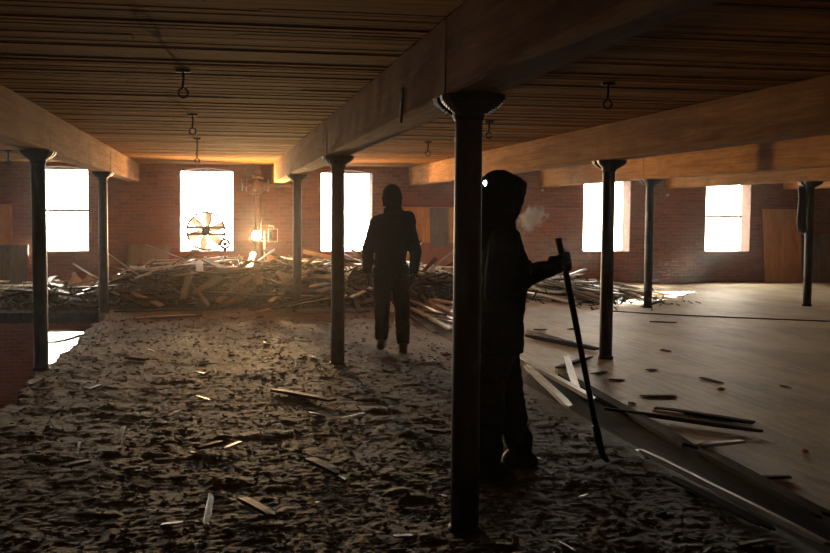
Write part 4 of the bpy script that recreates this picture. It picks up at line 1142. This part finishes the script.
HS = LP(505, 194, 0)
head = Vector((-.015, 0, HS.z-.035)); hp = math.radians(20); hy = math.radians(28)
def HD(f, l, u):
    g = f*math.cos(hp)+u*math.sin(hp); return head + Vector((g*math.cos(hy)-l*math.sin(hy), g*math.sin(hy)+l*math.cos(hy), -f*math.sin(hp)+u*math.cos(hp)))
LEGS = [  # hip, knee, ankle, toe
    (Vector((.0, .08, .90)), LP(507, 385, .11), LP(518, 452, .13), LP(530, 463, .14)),
    (Vector((-.01, -.075, .90)), LP(490, 385, -.11), LP(487, 462, -.12), LP(507, 479, -.13))]
bm = bmesh.new()
capsule(bm, (0, 0, .92), .13, (.0, 0, 1.08), .115, (1, 0, 0), .8); capsule(bm, (0, 0, 1.08), .12, (.01, 0, 1.27), .145, (1, 0, 0), .72)
capsule(bm, (0, .15, 1.34), .055, (0, -.15, 1.34), .055); capsule(bm, (.0, 0, 1.34), .06, head-Vector((.01, 0, .08)), .054)
capsule(bm, HD(-.02, 0, .035), .092, HD(.015, 0, .03), .085, (0, 1, 0), .88); capsule(bm, HD(.0, 0, -.03), .07, HD(.045, 0, -.07), .045, (0, 1, 0), .85)
capsule(bm, HD(.088, 0, .012), .010, HD(.108, 0, -.024), .015); capsule(bm, HD(.078, .022, -.052), .011, HD(.078, -.022, -.052), .011)
capsule(bm, HD(.074, .045, .035), .012, HD(.078, .018, .037), .012); capsule(bm, HD(.074, -.045, .035), .012, HD(.078, -.018, .037), .012)
for s in (-1, 1): capsule(bm, HD(-.01, s*.080, .02), .018, HD(-.005, s*.078, -.015), .012); capsule(bm, HD(.078, s*.033, .016), .012, HD(.079, s*.030, .016), .012)
for hip, kn, an, toe in LEGS: capsule(bm, hip, .095, kn, .060); capsule(bm, kn, .058, an, .040); foot(bm, an, toe, -.006)
capsule(bm, shl, .062, elbow, .045); capsule(bm, elbow, .044, wrist, .030); hand_grip(bm, 0, wrist, tool_hand, ax, .020, 1)
wn = arm_near(bm, -.012); hand_open(bm, 0, wn, Vector((.40, .78, .40)), Vector((-.8, .45, .1)), .22, 1)
fuse('body', bm, M['skin'], hooded, .0065, 2)
# jacket with hood
bm = bmesh.new()
capsule(bm, (-.012, 0, .60), .200, (-.01, 0, .95), .190, (1, 0, 0), .70); capsule(bm, (-.01, 0, .92), .170, (.012, 0, 1.17), .178, (1, 0, 0), .80)
capsule(bm, (.01, 0, 1.15), .178, (-.005, 0, 1.29), .155, (1, 0, 0), .78)
capsule(bm, (-.012, .165, 1.335), .078, (-.012, -.165, 1.335), .078); capsule(bm, (-.015, .06, 1.40), .062, (-.015, -.06, 1.40), .062)
capsule(bm, shl+Vector((-.01, .01, -.01)), .082, elbow, .074); capsule(bm, elbow, .072, wrist-(wrist-elbow).normalized()*.02, .050)
capsule(bm, wrist-(wrist-elbow).normalized()*.035, .045, wrist-(wrist-elbow).normalized()*.012, .042)
arm_near(bm, .018)
fuse('hooded_jacket', bm, M['cloth'], hooded, .011, 5, cuts=[((0, 0, LP(520, 351, 0).z), (0, 0, -1))], folds=.009, fscale=8)
# hood: a shell open toward the face
hb = [LP(484, 205, 0), LP(487, 179, 0), LP(499, 170.5, 0), LP(514, 174, 0), LP(525.5, 181.5, 0)]
bm = bmesh.new()
t1, t2, t3, t4 = LP(498, 189, 0), LP(512, 189, 0), LP(504, 207, 0), LP(500, 218, 0)
t1.x = max(t1.x, .0)
capsule(bm, (-.07, 0, 1.36), .10, (-.055, 0, 1.52), .095); capsule(bm, t1+Vector((-.03, 0, 0)), .112, t2, .082, (0, 1, 0), .95); capsule(bm, t1+Vector((-.02, 0, -.02)), .108, t3, .098, (0, 1, 0), .95)
capsule(bm, t3, .092, t4, .080); capsule(bm, t4, .088, (-.02, 0, 1.36), .095, (0, 1, 0), 1.2); capsule(bm, t2, .080, LP(513, 200, 0), .062, (0, 1, 0), .95)
capsule(bm, LP(523.5, 184.5, 0), .022, LP(503, 174.5, 0), .028); capsule(bm, LP(521, 187, .05), .030, LP(521, 187, -.05), .030)
capsule(bm, LP(519, 190, .06), .028, LP(507, 216, .05), .028); capsule(bm, LP(519, 190, -.06), .028, LP(507, 216, -.05), .028)
hood = fuse('hood', bm, M['cloth'], hooded, .009, 4, folds=.004, fscale=9)
# hollow the hood: carve the face opening
cut = bmesh.new(); a, b = HD(.03, 0, .0), HD(.20, 0, -.02)
capsule(cut, HD(.05, .02, .008), .070, HD(.24, .05, .0), .070)
capsule(cut, HD(.05, .02, -.045), .052, HD(.20, .04, -.07), .055)
cme = bpy.data.meshes.new('cut'); bmesh.ops.recalc_face_normals(cut, faces=cut.faces); cut.to_mesh(cme); cut.free(); cob = bpy.data.objects.new('cut', cme); C.objects.link(cob)
r_ = cob.modifiers.new('r', 'REMESH'); r_.mode = 'VOXEL'; r_.voxel_size = .009
hm = hood.matrix_local.copy(); hood.parent = None; md = hood.modifiers.new('b', 'BOOLEAN'); md.operation = 'DIFFERENCE'; md.object = cob; md.solver = 'EXACT'
dg = bpy.context.evaluated_depsgraph_get(); dg.update(); nm = bpy.data.meshes.new_from_object(hood.evaluated_get(dg)); hood.modifiers.clear()
if len(nm.vertices) > 500: hood.data = nm; nm.name = 'hood'
bpy.data.objects.remove(cob); hood.parent = hooded
# trousers
bm = bmesh.new(); capsule(bm, (-.01, 0, .74), .145, (-.01, 0, .90), .130, (1, 0, 0), .72)
for hip, kn, an, toe in LEGS:
    s = 1 if hip.y > 0 else -1
    capsule(bm, hip-Vector((0, 0, .10)), .098, kn, .088); capsule(bm, kn, .087, kn*.45+an*.55+Vector((.012, 0, 0)), .075); capsule(bm, kn*.5+an*.5, .077, an+Vector((.0, 0, .055)), .070); capsule(bm, an+Vector((.015, 0, .075)), .074, an+Vector((.015, 0, .03)), .064)
fuse('trousers', bm, M['trousers'], hooded, .011, 4, folds=.011, fscale=10)
for hip, kn, an, toe in LEGS:
    bm = bmesh.new(); foot(bm, an, toe+Vector((.0, 0, .012)), .012, 1.05); capsule(bm, an, .055, an+Vector((0, 0, .07)), .056)
    bt = fuse('boot', bm, M['boot'], hooded, .009, 4, cuts=[((0, 0, toe.z-.028), (0, 0, -1))])
    bm = bmesh.new(); d = (toe-an); d.z = 0; d.normalize(); z0 = toe.z-.040
    c0 = an-d*.045; tube(bm, [(c0.x, c0.y, z0), (c0.x, c0.y, z0+.014)], .052, 16); tube(bm, [(toe.x, toe.y, z0), (toe.x, toe.y, z0+.014)], .048, 16)
    n_ = Vector((-d.y, d.x, 0)); q_ = [c0+n_*.05, toe+n_*.047, toe-n_*.047, c0-n_*.05]
    lo = [bm.verts.new((p.x, p.y, z0)) for p in q_]; hi = [bm.verts.new((p.x, p.y, z0+.014)) for p in q_]
    bm.faces.new(lo); bm.faces.new(hi[::-1])
    for i in range(4): bm.faces.new((lo[i], lo[(i+1) % 4], hi[(i+1) % 4], hi[i]))
    mobj('sole', bm, M['sole'], bt)
bm = bmesh.new(); hand_grip(bm, .0065, wrist, tool_hand, ax, .020, 1); capsule(bm, wrist-(wrist-elbow).normalized()*.04, .048, wrist+(wrist-elbow).normalized()*.01, .044)
fuse('glove', bm, M['glove'], hooded, .0045, 2)
bm = bmesh.new(); hand_open(bm, .003, wn, Vector((.40, .78, .40)), Vector((-.8, .45, .1)), .22, 1); fuse('glove', bm, M['glove'], hooded, .0045, 2)
# fingers of the other hand show in front of the chest
# headlamp at the back of the hood
hl = LP(487, 183.5, -.06)
bm = bmesh.new(); q = Vector((-1, -.55, .1)).normalized(); c0 = hl
tube(bm, [c0-q*.02, c0+q*.012], [.020, .022], 14); hlm = mobj('headlamp', bm, M['rubber'], hooded, True)
bm = bmesh.new(); tube(bm, [c0+q*.0125, c0+q*.016], .017, 14); mobj('headlamp_lens', bm, mat_emit('led_lens', (.75, .82, 1), 14), hlm, True)
# the tool
T0 = W2(tool_low)
tool = empty('pole_tool', W2(tool_foot), -YAW, label='long dark pole tool with a curved flat foot, held upright by the hooded person', cat='hand tool')
o_ = tool_foot
bm = bmesh.new(); tube(bm, [tool_top-o_, tool_top-ax*.004-o_, tool_hand-ax*.02-o_, tool_low-o_], [.0195, .0205, .0195, .0165], 18); mobj('shaft', bm, M['iron'], tool, True)
bm = bmesh.new(); up_ = tool_low+ax*.09
tube(bm, [up_-o_, tool_low-o_, tool_foot+Vector((-.002, 0, .015))-o_, tool_foot*.5+tool_tip*.5+Vector((0, 0, .002))-o_, tool_tip-o_], [.023, .024, .019, .013, .006], 14)
for v in bm.verts:
    k = max(0, min(1, (.10-v.co.z)/.12)); v.co.y *= 1+1.0*k
mobj('curved_foot', bm, M['iron'], tool, True)

# ------------------------------------------------------------------ second person, walking away
GP = at_z(391, 349, 0.02); GP.z = hgt(GP.x, GP.y)
walker = empty('person', GP, -YAW, label='person in dark cap and jacket seen from behind, walking toward the heap', cat='person')
def QP(px, py, d=0):
    """picture point d metres behind (away from the camera) the walker's plane, in the walker's frame: x right, y away"""
    r_ = ray(px, py); o = Vector((0, 0, EYE)); t = ((GP-o).dot(fy)+d)/r_.dot(fy); p = o+r_*t-GP; return Vector((p.dot(fx), d, p.z))
hd = QP(392, 198.5); neck = QP(393, 212)
SL, SR = QP(377, 223.5), QP(407, 221.5); EL, ER = QP(367.5, 252, .04), QP(415.5, 252, .0); WL, WR = QP(367.5, 271, -.05), QP(414, 272, -.06)
HIP = QP(390.5, 268); KL, AL, TL = QP(382, 307, -.05), QP(381.5, 339, .05), QP(380.5, 347.5, -.03)
KR, AR, TR = QP(402, 308, -.06), QP(403, 343, -.10), QP(403, 353, -.19)
KL.y, AL.y = .03, .06
hipL, hipR = HIP+Vector((-.085, 0, .0)), HIP+Vector((.10, 0, .0))
bm = bmesh.new()
capsule(bm, HIP+Vector((0, 0, .03)), .13, HIP+Vector((0, 0, .2)), .12, (0, 1, 0), .8); ch = (SL+SR)/2+Vector((0, 0, -.10)); capsule(bm, HIP+Vector((0, 0, .2)), .12, ch, .15, (0, 1, 0), .7)
capsule(bm, SL, .055, SR, .055); capsule(bm, (SL+SR)/2, .06, hd-Vector((0, 0, .06)), .056)
capsule(bm, hd+Vector((0, -.01, .035)), .088, hd+Vector((0, .02, .03)), .082, (1, 0, 0), .9); capsule(bm, hd+Vector((0, .02, -.03)), .068, hd+Vector((0, .055, -.075)), .045, (1, 0, 0), .85)
capsule(bm, hd+Vector((0, .098, .005)), .010, hd+Vector((0, .118, -.03)), .014); capsule(bm, hd+Vector((-.02, .092, -.06)), .010, hd+Vector((.02, .092, -.06)), .010)
for s in (-1, 1):
    capsule(bm, hd+Vector((s*.085, .0, .015)), .017, hd+Vector((s*.082, .0, -.02)), .012); capsule(bm, hd+Vector((s*.045, .084, .035)), .011, hd+Vector((s*.02, .092, .036)), .011)
for h_, k_, a_, t_ in ((hipL, KL, AL, TL), (hipR, KR, AR, TR)): capsule(bm, h_, .09, k_, .058); capsule(bm, k_, .055, a_, .040); foot(bm, a_, t_, -.006)
for s_, e_, w_ in ((SL, EL, WL), (SR, ER, WR)): capsule(bm, s_, .058, e_, .043); capsule(bm, e_, .042, w_, .029)
hand_open(bm, .001, WL, Vector((.05, .08, -1)), Vector((1, .2, 0)), .38, 1); hand_open(bm, .001, WR, Vector((-.16, .08, -1)), Vector((-1, .2, 0)), .42, -1)
fuse('body', bm, M['skin'], walker, .0065, 2)
for w_, d_, n_, m_ in ((WL, Vector((.05, .08, -1)), Vector((1, .2, 0)), 1), (WR, Vector((-.16, .08, -1)), Vector((-1, .2, 0)), -1)):
    bm = bmesh.new(); hand_open(bm, .005, w_, d_, n_, .4, m_); fuse('glove', bm, M['glove'], walker, .005, 2)
bm = bmesh.new()
capsule(bm, HIP+Vector((0, 0, -.06)), .175, HIP+Vector((0, 0, .14)), .168, (0, 1, 0), .72); capsule(bm, HIP+Vector((0, 0, .12)), .168, ch+Vector((0, 0, -.05)), .195, (0, 1, 0), .68)
capsule(bm, ch+Vector((-.055, 0, -.04)), .155, ch+Vector((.055, 0, -.02)), .155, (0, 1, 0), .75)
capsule(bm, SL+Vector((.02, 0, 0)), .078, SR+Vector((-.02, 0, .0)), .078); capsule(bm, neck+Vector((-.045, -.01, -.035)), .062, neck+Vector((.055, -.01, -.03)), .062)
capsule(bm, neck+Vector((-.03, 0, .01)), .070, neck+Vector((.035, 0, .012)), .070); capsule(bm, neck+Vector((.05, -.01, -.05)), .06, QP(409.5, 216), .050); capsule(bm, QP(410, 217), .050, QP(412, 222), .045)
capsule(bm, neck+Vector((-.06, -.01, -.06)), .055, SL+Vector((.0, 0, .02)), .065)
for s_, e_, w_ in ((SL, EL, WL), (SR, ER, WR)): capsule(bm, s_, .080, e_, .066); capsule(bm, e_, .065, w_+(e_-w_).normalized()*.02, .050)
fuse('jacket', bm, M['jacket'], walker, .011, 4, cuts=[((0, 0, QP(390, 279).z), (0, 0, -1))], folds=.008, fscale=8)
bm = bmesh.new(); capsule(bm, HIP+Vector((0, 0, -.08)), .158, HIP+Vector((0, 0, .08)), .155, (0, 1, 0), .75)
for h_, k_, a_ in ((hipL, KL, AL), (hipR, KR, AR)): capsule(bm, h_-Vector((0, 0, .03)), .104, k_, .084); capsule(bm, k_, .083, k_*.4+a_*.6, .072); capsule(bm, k_*.5+a_*.5, .076, a_+Vector((0, 0, .035)), .070)
fuse('trousers', bm, M['trousers'], walker, .011, 4, folds=.009, fscale=10)
for a_, t_ in ((AL, TL), (AR, TR)):
    bm = bmesh.new(); foot(bm, a_, t_+Vector((0, 0, .012)), .010, 1.05); capsule(bm, a_, .052, a_+Vector((0, 0, .06)), .052)
    bt = fuse('boot', bm, M['boot'], walker, .009, 3, cuts=[((0, 0, t_.z-.026), (0, 0, -1))])
bm = bmesh.new(); capsule(bm, hd+Vector((0, -.012, .055)), .102, hd+Vector((0, .012, .055)), .098, (1, 0, 0), .95); capsule(bm, hd+Vector((0, -.01, .02)), .102, hd+Vector((0, -.005, .05)), .102)
capsule(bm, hd+Vector((-.05, -.02, .0)), .060, hd+Vector((.05, -.02, .0)), .060); capsule(bm, hd+Vector((-.035, -.03, -.05)), .066, hd+Vector((.040, -.03, -.05)), .066); capsule(bm, hd+Vector((.075, .0, .02)), .036, hd+Vector((.075, .0, -.03)), .028); capsule(bm, hd+Vector((-.075, .0, .02)), .030, hd+Vector((-.075, .0, -.02)), .024)
fuse('knit_cap', bm, M['jacket'], walker, .009, 4, cuts=[((0, 0, hd.z-.085), (0, 0, -1))])

# ------------------------------------------------------------------ breath and haze
def volume_mat(name, dens, aniso, col=(1, 1, 1), cloud=None):
    k = NT(name); v = k.n('ShaderNodeVolumeScatter'); v.inputs['Color'].default_value = (*col, 1); v.inputs['Density'].default_value = dens; v.inputs['Anisotropy'].default_value = aniso
    if cloud:
        tc = k.n('ShaderNodeTexCoord'); ln = k.n('ShaderNodeVectorMath', operation='LENGTH'); k.l(tc.outputs['Object'], ln.inputs[0])
        nz = k.noise(tc.outputs['Object'], cloud, 4, .65)
        a = k.n('ShaderNodeMath', operation='MULTIPLY_ADD'); k.l(nz, a.inputs[0]); a.inputs[1].default_value = 2.6; a.inputs[2].default_value = -.55
        b = k.n('ShaderNodeMath', operation='MULTIPLY_ADD'); k.l(ln.outputs['Value'], b.inputs[0]); b.inputs[1].default_value = -1/.085; k.l(a.outputs[0], b.inputs[2])
        c = k.n('ShaderNodeMath', operation='MULTIPLY', use_clamp=False); k.l(b.outputs[0], c.inputs[0]); c.inputs[1].default_value = dens
        d = k.n('ShaderNodeMath', operation='MAXIMUM'); k.l(c.outputs[0], d.inputs[0]); d.inputs[1].default_value = 0; k.l(d.outputs[0], v.inputs['Density'])
    k.l(v.outputs[0], k.out.inputs['Volume']); return k.m
p = W2(LP(532, 217, 0)); bm = bmesh.new(); bmesh.ops.create_icosphere(bm, subdivisions=3, radius=.12)
o = mobj('breath_vapour', bm, volume_mat('vapour', 45, .3, cloud=16), None, True, label='small puff of white breath in front of the hood', cat='vapour', kind='stuff'); o.location = p
if HAZE > 0:
    bm = bmesh.new(); box(bm, LX+.02, RX-.02, 1.0, WY-.01, .001, ZC-.02)
    mobj('dust_haze', bm, volume_mat('dusty_air', HAZE, HAZEG), label='thin dusty haze hanging in the air of the room', cat='haze', kind='stuff')

# ------------------------------------------------------------------ light
w = bpy.data.worlds.new('sky'); S.world = w; w.use_nodes = True; bg = w.node_tree.nodes['Background']; bg.inputs[0].default_value = (1, .90, .75, 1)
wt = w.node_tree; tc = wt.nodes.new('ShaderNodeTexCoord'); sp = wt.nodes.new('ShaderNodeSeparateXYZ'); mr = wt.nodes.new('ShaderNodeMapRange')
wt.links.new(tc.outputs['Generated'], sp.inputs[0]); wt.links.new(sp.outputs[2], mr.inputs[0]); wt.links.new(mr.outputs[0], bg.inputs[1])
mr.inputs[1].default_value = -.12; mr.inputs[2].default_value = .10; mr.inputs[3].default_value = SKY*.22; mr.inputs[4].default_value = SKY
def portal(x, z0, z1, name='window_portal'):
    l = bpy.data.lights.new(name, 'AREA'); l.shape = 'RECTANGLE'; l.size = WW; l.size_y = z1-z0; l.cycles.is_portal = True
    o = bpy.data.objects.new(name, l); C.objects.link(o); o.location = (x, WY+.49, (z0+z1)/2); o.rotation_euler = (-PI/2, 0, 0)
for x in WX: portal(x, WZ0, WZT)
for x in LWX: portal(x, -2.75, -.82)
sl = bpy.data.lights.new('sun', 'SUN'); sl.energy = SUN; sl.angle = .02; sl.color = (1, .93, .82); so = bpy.data.objects.new('sun', sl); C.objects.link(so)
d = Vector((-.84, -1, -.215*math.hypot(.84, 1))); so.rotation_euler = d.to_track_quat('-Z', 'Y').to_euler(); so.location = (20, 40, 12)
for ty, e in (('SPOT', LAMP), ('POINT', LAMP*.018)):
    pl = bpy.data.lights.new('halogen', ty); pl.energy = e; pl.color = (1, .60, .25); pl.shadow_soft_size = .07; po = bpy.data.objects.new('halogen', pl); C.objects.link(po); po.location = (lc.x, LY-.12, lc.z)
    if ty == 'SPOT': pl.spot_size = math.radians(125); pl.spot_blend = .6; po.rotation_euler = Vector((.18, -1, .62)).to_track_quat('-Z', 'Y').to_euler()
S.view_settings.view_transform = 'Standard'; S.view_settings.look = 'None'; S.view_settings.gamma = 1; S.view_settings.exposure = EXPO
cy = S.cycles; cy.use_denoising = True; cy.max_bounces = 10; cy.diffuse_bounces = 5; cy.glossy_bounces = 3; cy.volume_bounces = 1; cy.transparent_max_bounces = 12; cy.sample_clamp_indirect = 8
